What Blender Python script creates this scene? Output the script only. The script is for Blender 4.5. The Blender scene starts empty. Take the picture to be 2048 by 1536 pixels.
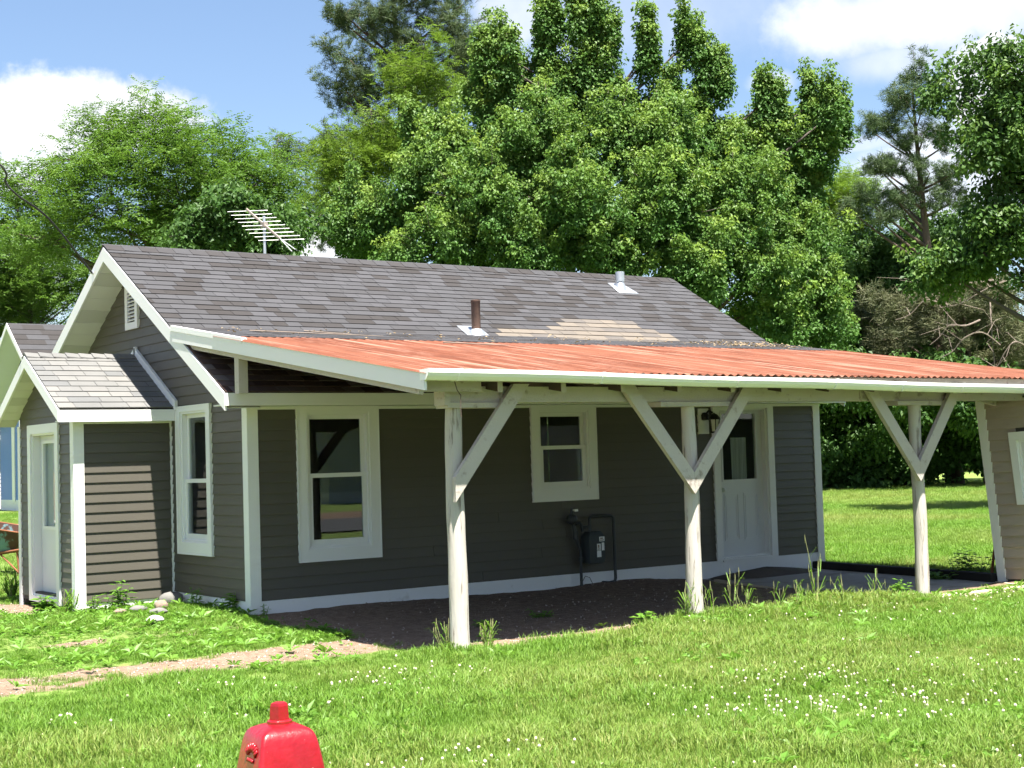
import bpy, math, random
import numpy as np
from mathutils import Vector, Matrix

# ------------------------------------------------------------------ camera
S = 1.1                                   # survey units -> metres
YAW, PITCH, ROLL, FPX = 54.7455, 2.8727, -1.7459, 2950.0
CAM = np.array([-6.0497, -12.9345, 1.2856])
_y, _p, _r = map(math.radians, (YAW, PITCH, ROLL))
FW = np.array([math.cos(_y) * math.cos(_p), math.sin(_y) * math.cos(_p), math.sin(_p)])
_rt = np.array([math.sin(_y), -math.cos(_y), 0.0])
_up = np.cross(_rt, FW)
RT = math.cos(_r) * _rt + math.sin(_r) * _up
UP = -math.sin(_r) * _rt + math.cos(_r) * _up

def at(px, py, D=None, X=None, Y=None, Z=None):
    d = FW + RT * (px - 1024) / FPX - UP * (py - 768) / FPX
    if X is not None: t = (X - CAM[0]) / d[0]
    elif Y is not None: t = (Y - CAM[1]) / d[1]
    elif Z is not None: t = (Z - CAM[2]) / d[2]
    else: t = D
    return CAM + t * d

scene = bpy.context.scene
COL = scene.collection
cam_d = bpy.data.cameras.new("camera")
cam_d.sensor_width = 36.0
cam_d.lens = 36.0 * FPX / 2048.0
cam_d.clip_start = 0.05
cam_d.clip_end = 6000.0
cam = bpy.data.objects.new("camera", cam_d)
COL.objects.link(cam)
cam.matrix_world = Matrix([[RT[i], UP[i], -FW[i], CAM[i] * S] for i in range(3)] + [[0, 0, 0, 1]])
scene.camera = cam

# ------------------------------------------------------------------ sky, sun, exposure
SUN = Vector((-0.085, -0.36, 1.0)).normalized()
SUN_EL = math.asin(SUN.z)
SUN_AZ = math.atan2(SUN.x, SUN.y)
scene.view_settings.view_transform = 'Standard'
scene.view_settings.look = 'None'
scene.view_settings.gamma = 1.0
scene.view_settings.use_curve_mapping = False
scene.view_settings.exposure = 2.05
scene.cycles.max_bounces = 5
scene.cycles.use_adaptive_sampling = True
scene.cycles.adaptive_threshold = 0.03
scene.cycles.diffuse_bounces = 2
scene.cycles.glossy_bounces = 2
scene.cycles.transmission_bounces = 3
scene.cycles.transparent_max_bounces = 8

sun_d = bpy.data.lights.new("sun", 'SUN')
sun_d.energy = 5.0
sun_d.angle = math.radians(0.53)
sun_d.color = (1.0, 0.955, 0.88)
sun = bpy.data.objects.new("sun", sun_d)
COL.objects.link(sun)
sun.rotation_euler = SUN.to_track_quat('Z', 'Y').to_euler()

class NT:
    """small node-tree helper"""
    def __init__(s, tree): s.t = tree; s.n = tree.nodes; s.l = tree.links
    def node(s, typ, **kw):
        n = s.n.new(typ)
        for k, v in kw.items(): setattr(n, k, v)
        return n
    def set(s, sock, v):
        if v is None: return
        if isinstance(v, bpy.types.NodeSocket): s.l.new(v, sock)
        else:
            if hasattr(sock, 'default_value'):
                try: sock.default_value = v
                except Exception:
                    sock.default_value = (*v, 1.0) if len(v) == 3 else v[:3]
    def math(s, op, a, b=None, c=None, clamp=False):
        n = s.node('ShaderNodeMath', operation=op); n.use_clamp = clamp
        s.set(n.inputs[0], a); s.set(n.inputs[1], b); s.set(n.inputs[2], c)
        return n.outputs[0]
    def vmath(s, op, a, b=None, out=0):
        n = s.node('ShaderNodeVectorMath', operation=op)
        s.set(n.inputs[0], a); s.set(n.inputs[1], b)
        return n.outputs[out]
    def ramp(s, fac, lo, hi, a=0.0, b=1.0):
        n = s.node('ShaderNodeMapRange', interpolation_type='SMOOTHSTEP'); n.clamp = True
        s.set(n.inputs[0], fac); s.set(n.inputs[1], lo); s.set(n.inputs[2], hi); s.set(n.inputs[3], a); s.set(n.inputs[4], b)
        return n.outputs[0]
    def mix(s, fac, a, b, blend='MIX'):
        n = s.node('ShaderNodeMix', data_type='RGBA', blend_type=blend)
        n.clamp_factor = True
        s.set(n.inputs[0], fac); s.set(n.inputs[6], a); s.set(n.inputs[7], b)
        return n.outputs[2]
    def noise(s, vec, scale, detail=4, rough=.55, dist=0.0, out=0):
        n = s.node('ShaderNodeTexNoise')
        s.set(n.inputs['Vector'], vec); n.inputs['Scale'].default_value = scale
        n.inputs['Detail'].default_value = detail; n.inputs['Roughness'].default_value = rough
        n.inputs['Distortion'].default_value = dist
        return n.outputs[out]

world = bpy.data.worlds.new("World")
scene.world = world
world.use_nodes = True
w = NT(world.node_tree)
w.n.clear()
sky = w.node('ShaderNodeTexSky', sky_type='NISHITA')
sky.sun_disc = False
sky.sun_elevation = SUN_EL
sky.sun_rotation = SUN_AZ
sky.altitude = 200
sky.air_density = 1.0
sky.dust_density = 1.2
sky.ozone_density = 2.2
tc = w.node('ShaderNodeTexCoord')
DIR = tc.outputs['Generated']
nz = w.noise(DIR, 9.0, 7, .6)
nzf = w.noise(DIR, 30.0, 6, .6)
nn = w.math('ADD', w.math('MULTIPLY', w.math('SUBTRACT', nz, .5), 2.2), w.math('MULTIPLY', w.math('SUBTRACT', nzf, .5), .9))
cloud = None
# cumulus and wisps seen over the trees: (px, py, half width, half height, edge softness, density)
for (px, py, hw, hh, soft, den) in [(90, 225, 250, 95, .30, 1.0), (-40, 330, 180, 60, .6, .8), (-350, 200, 330, 140, .4, 1.0),
                                    (1790, 30, 220, 75, .8, .95), (2050, -10, 240, 70, .9, .8), (1800, 120, 110, 38, 1.0, .55), (1985, 165, 95, 85, .3, 1.0), (1540, 165, 40, 22, 1.0, .6),
                                    (1705, 288, 90, 15, 1.0, .5), (1015, 30, 75, 55, .9, .6), (650, 500, 80, 60, .6, .9), (1900, 350, 160, 90, .9, .75),
                                    (2300, 150, 260, 160, .5, 1.0), (1250, 30, 300, 90, 1.2, .28), (-20, 560, 150, 80, .8, .8)]:
    dx, dy = (px - 1024) / FPX, (py - 768) / FPX
    c = FW + RT * dx - UP * dy; c = c / np.linalg.norm(c)
    t1 = np.cross(c, np.array([0, 0, 1.])); t1 /= np.linalg.norm(t1)
    t2 = np.cross(t1, c)
    u = w.math('MULTIPLY', w.vmath('DOT_PRODUCT', DIR, tuple(t1), out=1), FPX / hw)
    v = w.math('MULTIPLY', w.vmath('DOT_PRODUCT', DIR, tuple(t2), out=1), FPX / hh)
    r = w.math('SQRT', w.math('ADD', w.math('MULTIPLY', u, u), w.math('MULTIPLY', v, v)))
    r = w.math('ADD', r, w.math('MULTIPLY', nn, .75))
    front = w.math('GREATER_THAN', w.vmath('DOT_PRODUCT', DIR, tuple(c), out=1), 0.3)
    m = w.math('MULTIPLY', w.math('MULTIPLY', w.ramp(r, 1.0 - soft * .5, 1.0 + soft * .5, 1.0, 0.0), den), front)
    cloud = m if cloud is None else w.math('MAXIMUM', cloud, m)
# the rest of the sky carries the same scattered clouds
sep = w.node('ShaderNodeSeparateXYZ'); w.l.new(DIR, sep.inputs[0])
den_z = w.math('ADD', w.math('MAXIMUM', sep.outputs[2], 0.0), .12)
cmb = w.node('ShaderNodeCombineXYZ')
w.l.new(w.math('DIVIDE', sep.outputs[0], den_z), cmb.inputs[0]); w.l.new(w.math('DIVIDE', sep.outputs[1], den_z), cmb.inputs[1])
n2 = w.noise(cmb.outputs[0], 1.1, 7, .58)
away = w.ramp(w.vmath('DOT_PRODUCT', DIR, tuple(FW), out=1), .80, .90, 1.0, 0.0)
glob = w.math('MULTIPLY', w.ramp(n2, .54, .66), away)
cloud = w.math('MAXIMUM', cloud, w.math('MULTIPLY', glob, .85))
shade = w.ramp(w.noise(DIR, 14.0, 5, .6), .35, .7)
ccol = w.mix(shade, (4.9, 5.1, 5.5, 1), (6.4, 6.4, 6.4, 1))
skyc = w.mix(cloud, sky.outputs[0], ccol)
bg = w.node('ShaderNodeBackground'); bg.inputs['Strength'].default_value = 0.052
w.l.new(skyc, bg.inputs['Color'])
wo = w.node('ShaderNodeOutputWorld'); w.l.new(bg.outputs[0], wo.inputs['Surface'])

# ------------------------------------------------------------------ helpers
rng = random.Random(7)
npr = np.random.default_rng(11)

class MB:
    def __init__(s): s.v = []; s.f = []
    def poly(s, pts):
        i = len(s.v); s.v += [tuple(p) for p in pts]; s.f.append(tuple(range(i, i + len(pts)))); return s
    def prism(s, a, b):
        n = len(a); i = len(s.v)
        s.v += [tuple(p) for p in a] + [tuple(p) for p in b]
        s.f.append(tuple(range(i + n - 1, i - 1, -1))); s.f.append(tuple(range(i + n, i + 2 * n)))
        for k in range(n):
            j = (k + 1) % n
            s.f.append((i + k, i + j, i + n + j, i + n + k))
        return s
    def box(s, x0, x1, y0, y1, z0, z1):
        return s.prism([(x0, y0, z0), (x1, y0, z0), (x1, y1, z0), (x0, y1, z0)], [(x0, y0, z1), (x1, y0, z1), (x1, y1, z1), (x0, y1, z1)])
    def bar(s, p, q, w, h, up=(0, 0, 1)):
        """rectangular bar from p to q, w across, h along up"""
        p, q, u = np.array(p, float), np.array(q, float), np.array(up, float)
        d = (q - p) / np.linalg.norm(q - p); sd = np.cross(d, u); sd /= np.linalg.norm(sd); u = np.cross(sd, d)
        c = [(-w / 2, -h / 2), (w / 2, -h / 2), (w / 2, h / 2), (-w / 2, h / 2)]
        return s.prism([p + sd * a + u * b for a, b in c], [q + sd * a + u * b for a, b in c])
    def tube(s, pts, rad, n=8, cap=True):
        pts = [np.array(p, float) for p in pts]; i0 = len(s.v)
        if not hasattr(rad, '__len__'): rad = [rad] * len(pts)
        prev = None
        for k, p in enumerate(pts):
            d = pts[min(k + 1, len(pts) - 1)] - pts[max(k - 1, 0)]; d /= (np.linalg.norm(d) + 1e-9)
            if prev is None:
                a = np.cross(d, (0, 0, 1.)) if abs(d[2]) < .9 else np.cross(d, (1., 0, 0))
            else: a = prev - d * (prev @ d)
            a /= np.linalg.norm(a); prev = a; b = np.cross(d, a)
            for j in range(n):
                t = 2 * math.pi * j / n
                s.v.append(tuple(p + rad[k] * (math.cos(t) * a + math.sin(t) * b)))
        for k in range(len(pts) - 1):
            for j in range(n):
                j2 = (j + 1) % n; o = i0 + k * n
                s.f.append((o + j, o + j2, o + n + j2, o + n + j))
        if cap:
            s.f.append(tuple(range(i0 + n - 1, i0 - 1, -1))); o = i0 + (len(pts) - 1) * n
            s.f.append(tuple(range(o, o + n)))
        return s
    def loft(s, rings, cap=True):
        n = len(rings[0]); i0 = len(s.v)
        for r in rings: s.v += [tuple(p) for p in r]
        for k in range(len(rings) - 1):
            for j in range(n):
                j2 = (j + 1) % n; o = i0 + k * n
                s.f.append((o + j, o + j2, o + n + j2, o + n + j))
        if cap:
            s.f.append(tuple(range(i0 + n - 1, i0 - 1, -1))); o = i0 + (len(rings) - 1) * n
            s.f.append(tuple(range(o, o + n)))
        return s
    def lathe(s, cx, cy, prof, n=20):
        return s.loft([[(cx + r * math.cos(2 * math.pi * j / n), cy + r * math.sin(2 * math.pi * j / n), z) for j in range(n)] for r, z in prof])
    def mesh(s, name, mat, smooth=False):
        me = bpy.data.meshes.new(name)
        me.from_pydata([(a * S, b * S, c * S) for a, b, c in s.v], [], s.f)
        if mat: me.materials.append(mat)
        if smooth: me.shade_smooth()
        me.update()
        return me
    def build(s, name, mat, parent=None, smooth=False, label=None, auto=None):
        me = s.mesh(name, mat, smooth or bool(auto))
        if auto: me.set_sharp_from_angle(angle=math.radians(auto))
        return link(name, me, parent, label)

def link(name, me, parent=None, label=None):
    o = bpy.data.objects.new(name, me)
    COL.objects.link(o)
    if parent is not None:
        o.parent = parent
        if parent.name in _W: o.matrix_parent_inverse = _W[parent.name].inverted()
    if label: o['label'] = label
    return o

_W = {}                                        # world offset of every thing's Empty

def thing(name, label, cat, loc=(0, 0, 0), group=None, kind=None):
    o = bpy.data.objects.new(name, None)
    COL.objects.link(o)
    o.empty_display_size = .2
    o.location = (loc[0] * S, loc[1] * S, loc[2] * S)
    _W[o.name] = Matrix.Translation(o.location)
    tag(o, label, cat, group, kind)
    return o

def tag(o, label=None, cat=None, group=None, kind=None):
    if label: o['label'] = label
    if cat: o['category'] = cat
    if group: o['group'] = group
    if kind: o['kind'] = kind
    return o

# ------------------------------------------------------------------ materials
def principled(name):
    m = bpy.data.materials.new(name); m.use_nodes = True
    t = NT(m.node_tree)
    return m, t, m.node_tree.nodes['Principled BSDF'], m.node_tree.nodes['Material Output']

def surf(name, col, var=.12, scale=6.0, rough=.6, bump=0.0, bscale=60.0, stretch=None, objvar=0.0, dirt=None, dscale=2.0, spec=.4, metal=0.0, coat=0.0, tint=None):
    """painted or natural surface: colour with grain, blotches and a little relief"""
    m, t, b, out = principled(name)
    pos = t.node('ShaderNodeNewGeometry').outputs['Position']
    vec = pos
    if stretch: vec = t.vmath('MULTIPLY', pos, stretch)
    n1 = t.noise(vec, scale, 6, .6)
    n2 = t.noise(vec, scale * 9, 3, .6)
    f = t.math('ADD', t.math('MULTIPLY', n1, .7), t.math('MULTIPLY', n2, .3))
    k = t.math('ADD', 1.0 - var, t.math('MULTIPLY', f, 2 * var))
    if objvar:
        oi = t.node('ShaderNodeObjectInfo').outputs['Random']
        k = t.math('MULTIPLY', k, t.math('ADD', 1 - objvar, t.math('MULTIPLY', oi, 2 * objvar)))
    cc = t.vmath('SCALE', tuple(col[:3]), None); sc = cc.node; t.set(sc.inputs['Scale'], k)
    c = sc.outputs[0]
    if dirt:
        dm = t.ramp(t.noise(vec, dscale, 7, .65), dirt[1], dirt[2])
        c = t.mix(dm, c, (*dirt[0], 1))
    t.set(b.inputs['Base Color'], c)
    rr = t.math('ADD', rough - .08, t.math('MULTIPLY', n1, .16))
    t.set(b.inputs['Roughness'], rr)
    b.inputs['Specular IOR Level'].default_value = spec
    b.inputs['Metallic'].default_value = metal
    b.inputs['Coat Weight'].default_value = coat
    if bump:
        bn = t.node('ShaderNodeBump'); bn.inputs['Strength'].default_value = bump; bn.inputs['Distance'].default_value = .01
        t.set(bn.inputs['Height'], t.noise(vec, bscale, 5, .6)); t.l.new(bn.outputs[0], b.inputs['Normal'])
    return m

M = {}
M['siding'] = surf('vinyl_siding_charcoal', (.080, .0725, .0585), .09, 3, .48, .15, 90, (1, 1, 6), objvar=.04)
M['siding_blue'] = surf('vinyl_siding_blue', (.105, .20, .50), .06, 3, .5, objvar=.03)
M['siding_grey'] = surf('siding_light_grey', (.42, .42, .40), .08, 3, .6)
M['siding_tan'] = surf('old_wood_siding_tan', (.36, .30, .25), .14, 5, .75, .25, 70, (1, 1, 5), objvar=.06, dirt=((.24, .20, .16), .56, .8))
M['white'] = surf('white_trim', (.71, .71, .70), .04, 4, .42)
M['white_old'] = surf('weathered_white_paint', (.43, .39, .345), .12, 7, .7, .5, 60, dirt=((.23, .19, .16), .56, .74), dscale=9)
M['post'] = surf('painted_log', (.46, .425, .38), .16, 9, .75, .9, 30, (1, 1, .10), dirt=((.20, .17, .145), .54, .66), dscale=22)
M['soffit'] = surf('vinyl_soffit', (.60, .60, .58), .05, 5, .5)
M['soffit_vent'] = surf('vinyl_soffit_vented', (.50, .50, .48), .08, 160, .6)
M['door'] = surf('door_paint', (.62, .63, .64), .04, 4, .4)
M['foundation'] = surf('painted_foundation', (.72, .72, .71), .06, 3, .7, .3, 40, dirt=((.40, .36, .31), .60, .85), dscale=3)
M['gutter'] = surf('gutter_enamel', (.84, .84, .80), .04, 3, .35, dirt=((.55, .55, .42), .62, .9), dscale=3)
M['wood_dark'] = surf('old_dark_timber', (.075, .055, .042), .25, 8, .85, .4, 60)
M['wood_plank'] = surf('weathered_plank', (.50, .40, .29), .2, 8, .8, .4, 50, (1, 8, 8))
M['timber_black'] = surf('creosoted_timber', (.016, .014, .012), .3, 12, .85, .4, 60)
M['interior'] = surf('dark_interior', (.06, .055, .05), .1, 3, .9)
M['asphalt'] = surf('worn_asphalt_pad', (.36, .335, .31), .16, 4, .9, .6, 110, dirt=((.12, .10, .085), .5, .75), dscale=1.6)
M['dirt_pile'] = surf('dark_soil', (.085, .068, .054), .3, 14, .95, .9, 70)
M['road'] = surf('road_asphalt', (.07, .07, .072), .15, 5, .9, .3, 100)
M['pipe_rust'] = surf('rusty_stack', (.135, .082, .060), .3, 18, .85, .4, 60, dirt=((.07, .045, .036), .5, .7), dscale=14)
M['galv'] = surf('galvanised_metal', (.50, .52, .54), .15, 20, .38, metal=.75)
M['steel_dark'] = surf('painted_dark_steel', (.030, .033, .037), .2, 12, .5)
M['meter'] = surf('gas_meter_grey', (.034, .042, .046), .12, 10, .5)
M['label'] = surf('paper_label', (.70, .71, .70), .05, 10, .6)
M['label_mark'] = surf('label_print', (.22, .17, .13), .3, 60, .6)
M['black'] = surf('black_metal', (.010, .010, .010), .1, 8, .45)
M['lamp_glass'] = surf('frosted_lamp_glass', (.55, .56, .52), .05, 8, .15)
M['alu'] = surf('aluminium_rod', (.62, .62, .60), .1, 8, .35, metal=.6)
M['boom'] = surf('antenna_boom', (.26, .22, .19), .3, 25, .6)
M['barrow'] = surf('rusty_teal_tray', (.10, .19, .20), .2, 6, .7, .3, 30, dirt=((.050, .020, .011), .40, .50), dscale=4)
M['rust'] = surf('rusted_steel', (.20, .075, .035), .3, 15, .85, .3, 50)
M['rubber'] = surf('rubber', (.02, .02, .02), .1, 8, .8)
M['bark'] = surf('tree_bark', (.075, .062, .050), .35, 10, .95, .8, 25, (1, 1, .3))
M['bark_pine'] = surf('pine_bark', (.085, .060, .046), .35, 9, .95, .8, 25, (1, 1, .4))
M['twig_dead'] = surf('dead_branch', (.17, .135, .11), .25, 12, .9)
M['stone_a'] = surf('fieldstone_pink', (.20, .145, .115), .25, 12, .9, .6, 40)
M['stone_b'] = surf('fieldstone_grey', (.14, .135, .125), .25, 12, .9, .6, 40)
M['stone_w'] = surf('white_stone', (.42, .41, .39), .12, 12, .85, .5, 40)
M['cable'] = surf('black_cable', (.02, .02, .02), .1, 8, .6)
M['curtain'] = surf('white_curtain', (.62, .62, .62), .1, 5, .9)
M['roof_back'] = surf('roof_decking', (.05, .045, .04), .2, 8, .9)

def red_paint():
    m, t, b, o = principled('glossy_red_paint')
    pos = t.node('ShaderNodeNewGeometry').outputs['Position']
    n = t.noise(pos, 9, 5, .6)
    t.set(b.inputs['Base Color'], t.mix(t.ramp(n, .3, .75), (.20, .0025, .006, 1), (.275, .005, .010, 1)))
    base = b.inputs['Base Color'].links[0].from_socket
    base = t.mix(t.math('MULTIPLY', t.ramp(t.noise(pos, 34, 6, .7), .60, .72), .75), base, (.075, .006, .006, 1))
    base = t.mix(t.ramp(t.noise(pos, 120, 3, .6), .73, .76), base, (.42, .30, .27, 1))
    t.set(b.inputs['Base Color'], base)
    t.set(b.inputs['Roughness'], t.math('ADD', .22, t.math('MULTIPLY', t.noise(pos, 40, 4), .22)))
    b.inputs['Coat Weight'].default_value = .25; b.inputs['Coat Roughness'].default_value = .12
    bn = t.node('ShaderNodeBump'); bn.inputs['Strength'].default_value = .35; bn.inputs['Distance'].default_value = .004
    t.set(bn.inputs['Height'], t.noise(pos, 70, 3)); t.l.new(bn.outputs[0], b.inputs['Normal'])
    return m
M['red'] = red_paint()

def metal_roof():
    m, t, b, o = principled('rusted_red_sheet_metal')
    pos = t.node('ShaderNodeNewGeometry').outputs['Position']
    st = t.vmath('MULTIPLY', pos, (14.0, .8, .8))
    n1 = t.noise(st, 1.0, 6, .65)
    n2 = t.noise(pos, 2.4, 6, .65)
    n3 = t.noise(t.vmath('MULTIPLY', pos, (34.0, .5, .5)), 1.0, 4, .6)
    oi = t.node('ShaderNodeObjectInfo').outputs['Random']
    c = t.mix(t.ramp(n1, .4, .6), (.092, .026, .012, 1), (.150, .054, .030, 1))
    c = t.mix(t.math('MULTIPLY', t.ramp(n2, .45, .68), .8), c, (.078, .026, .014, 1))
    c = t.mix(t.math('MULTIPLY', t.ramp(t.noise(t.vmath('MULTIPLY', pos, (2.2, .9, .9)), 1.0, 7, .7), .52, .66), .55), c, (.20, .105, .075, 1))
    c = t.mix(t.math('MULTIPLY', t.ramp(n3, .53, .66), .75), c, (.34, .19, .14, 1))
    c = t.mix(t.math('MULTIPLY', t.ramp(t.noise(pos, 5, 6, .7), .66, .76), .6), c, (.055, .033, .027, 1))
    c = t.mix(t.math('MULTIPLY', oi, .38), c, (.19, .075, .045, 1))
    t.set(b.inputs['Base Color'], c)
    b.inputs['Roughness'].default_value = .7
    b.inputs['Specular IOR Level'].default_value = .15
    return m
M['metal_roof'] = metal_roof()

def shingle_mat(name, tones):
    """granulated asphalt shingle; tone picked by the mesh's own colour attribute"""
    m, t, b, o = principled(name)
    pos = t.node('ShaderNodeNewGeometry').outputs['Position']
    at_ = t.node('ShaderNodeAttribute', attribute_name='tone').outputs['Fac']
    ra = t.node('ShaderNodeValToRGB'); ra.color_ramp.interpolation = 'LINEAR'
    els = ra.color_ramp.elements
    while len(els) < len(tones): els.new(.5)
    for i, c in enumerate(tones):
        els[i].position = i / (len(tones) - 1); els[i].color = (*c, 1)
    t.set(ra.inputs[0], at_)
    g = t.noise(pos, 240, 2, .7)
    g2 = t.noise(pos, 3.5, 5, .6)
    k = t.math('ADD', .62, t.math('ADD', t.math('MULTIPLY', g, .45), t.math('MULTIPLY', g2, .32)))
    sc = t.node('ShaderNodeVectorMath', operation='SCALE'); t.set(sc.inputs[0], ra.outputs[0]); t.set(sc.inputs['Scale'], k)
    sp = t.ramp(t.noise(pos, 130, 2, .5), .70, .78)
    c = t.mix(t.math('MULTIPLY', sp, .5), sc.outputs[0], (.20, .20, .21, 1))
    t.set(b.inputs['Base Color'], c)
    b.inputs['Roughness'].default_value = .92; b.inputs['Specular IOR Level'].default_value = .25
    bn = t.node('ShaderNodeBump'); bn.inputs['Strength'].default_value = .5; bn.inputs['Distance'].default_value = .004
    t.set(bn.inputs['Height'], t.noise(pos, 200, 2)); t.l.new(bn.outputs[0], b.inputs['Normal'])
    return m
M['shingle'] = shingle_mat('asphalt_shingles', [(.029, .026, .025), (.036, .033, .033), (.044, .0435, .0465), (.048, .0475, .051), (.053, .052, .056), (.125, .107, .088)])
M['shingle_porch'] = shingle_mat('asphalt_shingles_pale', [(.104, .105, .105), (.116, .116, .113), (.122, .121, .117), (.128, .126, .121), (.134, .132, .126), (.142, .138, .130)])
M['shingle_old'] = shingle_mat('old_red_brown_shingles', [(.035, .024, .022), (.06, .035, .03), (.09, .055, .048), (.11, .075, .068), (.13, .10, .095), (.16, .13, .12)])

def glass():
    m = bpy.data.materials.new('window_glass'); m.use_nodes = True
    t = NT(m.node_tree); t.n.clear()
    o = t.node('ShaderNodeOutputMaterial')
    tr = t.node('ShaderNodeBsdfTransparent'); tr.inputs[0].default_value = (.80, .84, .83, 1)
    gl = t.node('ShaderNodeBsdfGlossy'); gl.inputs['Roughness'].default_value = .015; gl.inputs['Color'].default_value = (.95, .97, 1, 1)
    lw = t.node('ShaderNodeLayerWeight'); lw.inputs[0].default_value = .5
    fr = t.math('ADD', .05, t.math('MULTIPLY', t.math('POWER', lw.outputs['Facing'], 5.0), .95))
    mx = t.node('ShaderNodeMixShader')
    t.l.new(fr, mx.inputs[0])
    t.l.new(tr.outputs[0], mx.inputs[1]); t.l.new(gl.outputs[0], mx.inputs[2]); t.l.new(mx.outputs[0], o.inputs[0])
    return m
M['glass'] = glass()

def leaf(name, ca, cb, tip=None, trans=.38, rough=.5):
    m, t, b, o = principled(name)
    oi = t.node('ShaderNodeObjectInfo').outputs['Random']
    gi = t.node('ShaderNodeNewGeometry').outputs['Random Per Island']
    f = t.math('ADD', t.math('MULTIPLY', oi, .6), t.math('MULTIPLY', gi, .4))
    c = t.mix(f, (*ca, 1), (*cb, 1))
    if tip:
        ta = t.node('ShaderNodeAttribute', attribute_name='tip', attribute_type='INSTANCER').outputs['Fac']
        c = t.mix(ta, c, (*tip, 1))
    t.set(b.inputs['Base Color'], c)
    b.inputs['Roughness'].default_value = rough; b.inputs['Specular IOR Level'].default_value = .22
    tl = t.node('ShaderNodeBsdfTranslucent')
    t.set(tl.inputs[0], t.mix(.5, c, t.vmath('MULTIPLY', c, (1.3, 1.3, .7))))
    mx = t.node('ShaderNodeMixShader'); mx.inputs[0].default_value = trans
    t.l.new(b.outputs[0], mx.inputs[1]); t.l.new(tl.outputs[0], mx.inputs[2]); t.l.new(mx.outputs[0], o.inputs[0])
    return m
M['leaf_maple'] = leaf('maple_leaf', (.050, .125, .024), (.095, .190, .044), (.20, .29, .05))
M['leaf_ash'] = leaf('ash_leaf', (.060, .135, .018), (.110, .200, .034), (.16, .25, .04))
M['leaf_dark'] = leaf('dark_leaf', (.035, .085, .020), (.065, .135, .032), (.12, .20, .04))
M['leaf_locust'] = leaf('locust_leaf', (.105, .185, .024), (.155, .245, .036), (.2, .28, .04))
M['needle'] = leaf('pine_needle', (.040, .078, .030), (.080, .115, .046), (.12, .14, .06), .15, .55)
M['needle_olive'] = leaf('dull_pine_needle', (.062, .080, .034), (.115, .115, .058), None, .15, .6)
M['grass'] = leaf('grass_blade', (.098, .200, .024), (.160, .282, .042), (.27, .27, .090), .42, .5)
M['weed'] = leaf('weed_leaf', (.095, .210, .028), (.160, .300, .046), None, .4, .45)
M['clover'] = surf('clover_head', (.62, .55, .42), .2, 60, .8)
M['straw'] = leaf('grass_seed_head', (.20, .24, .09), (.30, .30, .14), None, .3, .7)

# ------------------------------------------------------------------ terrain functions
_lat = np.random.default_rng(5).random((257, 257))
def vnoise(x, y):
    x = np.asarray(x, float); y = np.asarray(y, float)
    xi = np.floor(x).astype(int); yi = np.floor(y).astype(int); fx = x - xi; fy = y - yi
    fx = fx * fx * (3 - 2 * fx); fy = fy * fy * (3 - 2 * fy)
    g = lambda a, b: _lat[a % 257, b % 257]
    return (g(xi, yi) * (1 - fx) + g(xi + 1, yi) * fx) * (1 - fy) + (g(xi, yi + 1) * (1 - fx) + g(xi + 1, yi + 1) * fx) * fy
def fbm(x, y, o=4):
    s = 0; a = .5
    for k in range(o): s = s + a * vnoise(x * 2 ** k + 17.3 * k, y * 2 ** k + 9.1 * k); a *= .5
    return s / (1 - .5 ** o)
def sstep(v, a, b):
    t = np.clip((v - a) / (b - a), 0, 1); return t * t * (3 - 2 * t)
def gz(x, y):
    x = np.asarray(x, float); y = np.asarray(y, float)
    z = -.17 + .055 * np.exp(-((x + .2) ** 2 + (y - 1.0) ** 2) / 2.2)
    z = z + .045 * np.exp(-(y + .15) ** 2 / .16) * sstep(x, .2, 1.2) * (1 - sstep(x, 5.2, 6.0))
    z = z - .055 * sstep(x, 4.6, 6.2) * sstep(y, -3.3, -2.6) * (1 - sstep(x, 7.6, 9.0))
    z = z + .035 * np.exp(-((y + 3.75) / .5) ** 2) * sstep(x, 1.2, 2.6) * (1 - 1.3 * sstep(x, 4.8, 5.6))
    near = np.exp(-((x / 25) ** 2 + (y / 25) ** 2))
    z = z + (fbm(x * .9, y * .9) - .5) * .05 * near + (fbm(x * 6, y * 6, 3) - .5) * .022 * near
    far = sstep(np.hypot(x - 10, y - 10), 40, 160)
    return z + far * (fbm(x * .01, y * .01) - .35) * 3.0
def dirt(x, y):
    """0 = turf, 1 = bare ground"""
    n = fbm(x * 2.2 + 40, y * 2.2 + 11, 5)
    d = np.zeros_like(np.asarray(x, float))
    under = sstep(x, -.25, .25) * sstep(y, -3.42, -3.15) * (1 - sstep(y, .3, .6)) * (1 - sstep(x, 7.4, 7.6))
    d = np.maximum(d, under * (.75 + .5 * n))
    lane = np.exp(-((y + 2.60) / .50) ** 4) * (1 - sstep(x, .2, .9)) * sstep(x, -14, -12)
    d = np.maximum(d, lane * (.24 + 1.15 * n))
    lane2 = np.exp(-((y + .75 + .12 * x) / .34) ** 2) * (1 - sstep(x, -.6, .1))
    d = np.maximum(d, lane2 * (.0 + 1.05 * n))
    d = np.maximum(d, np.exp(-(((x + 1.35) / .55) ** 2 + ((y - 3.1) / 1.1) ** 2)) * 1.15 * (.5 + .8 * n))
    d = np.maximum(d, np.exp(-((y + 3.38) / .30) ** 2) * sstep(x, .1, .4) * (1 - sstep(x, 1.7, 2.5)) * (.45 + .9 * n))
    d = np.maximum(d, (1 - sstep(x, -10.5, -9.5)) * (.5 + .5 * n)); d = np.maximum(d, (1 - sstep(y, -14.6, -13.8)) * sstep(y, -27, -25) * (.5 + .5 * n))  # unseen bare ground added beside and before the lawn, for less green bounce light
    return np.clip((d - .30) / .35, 0, 1)
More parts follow.
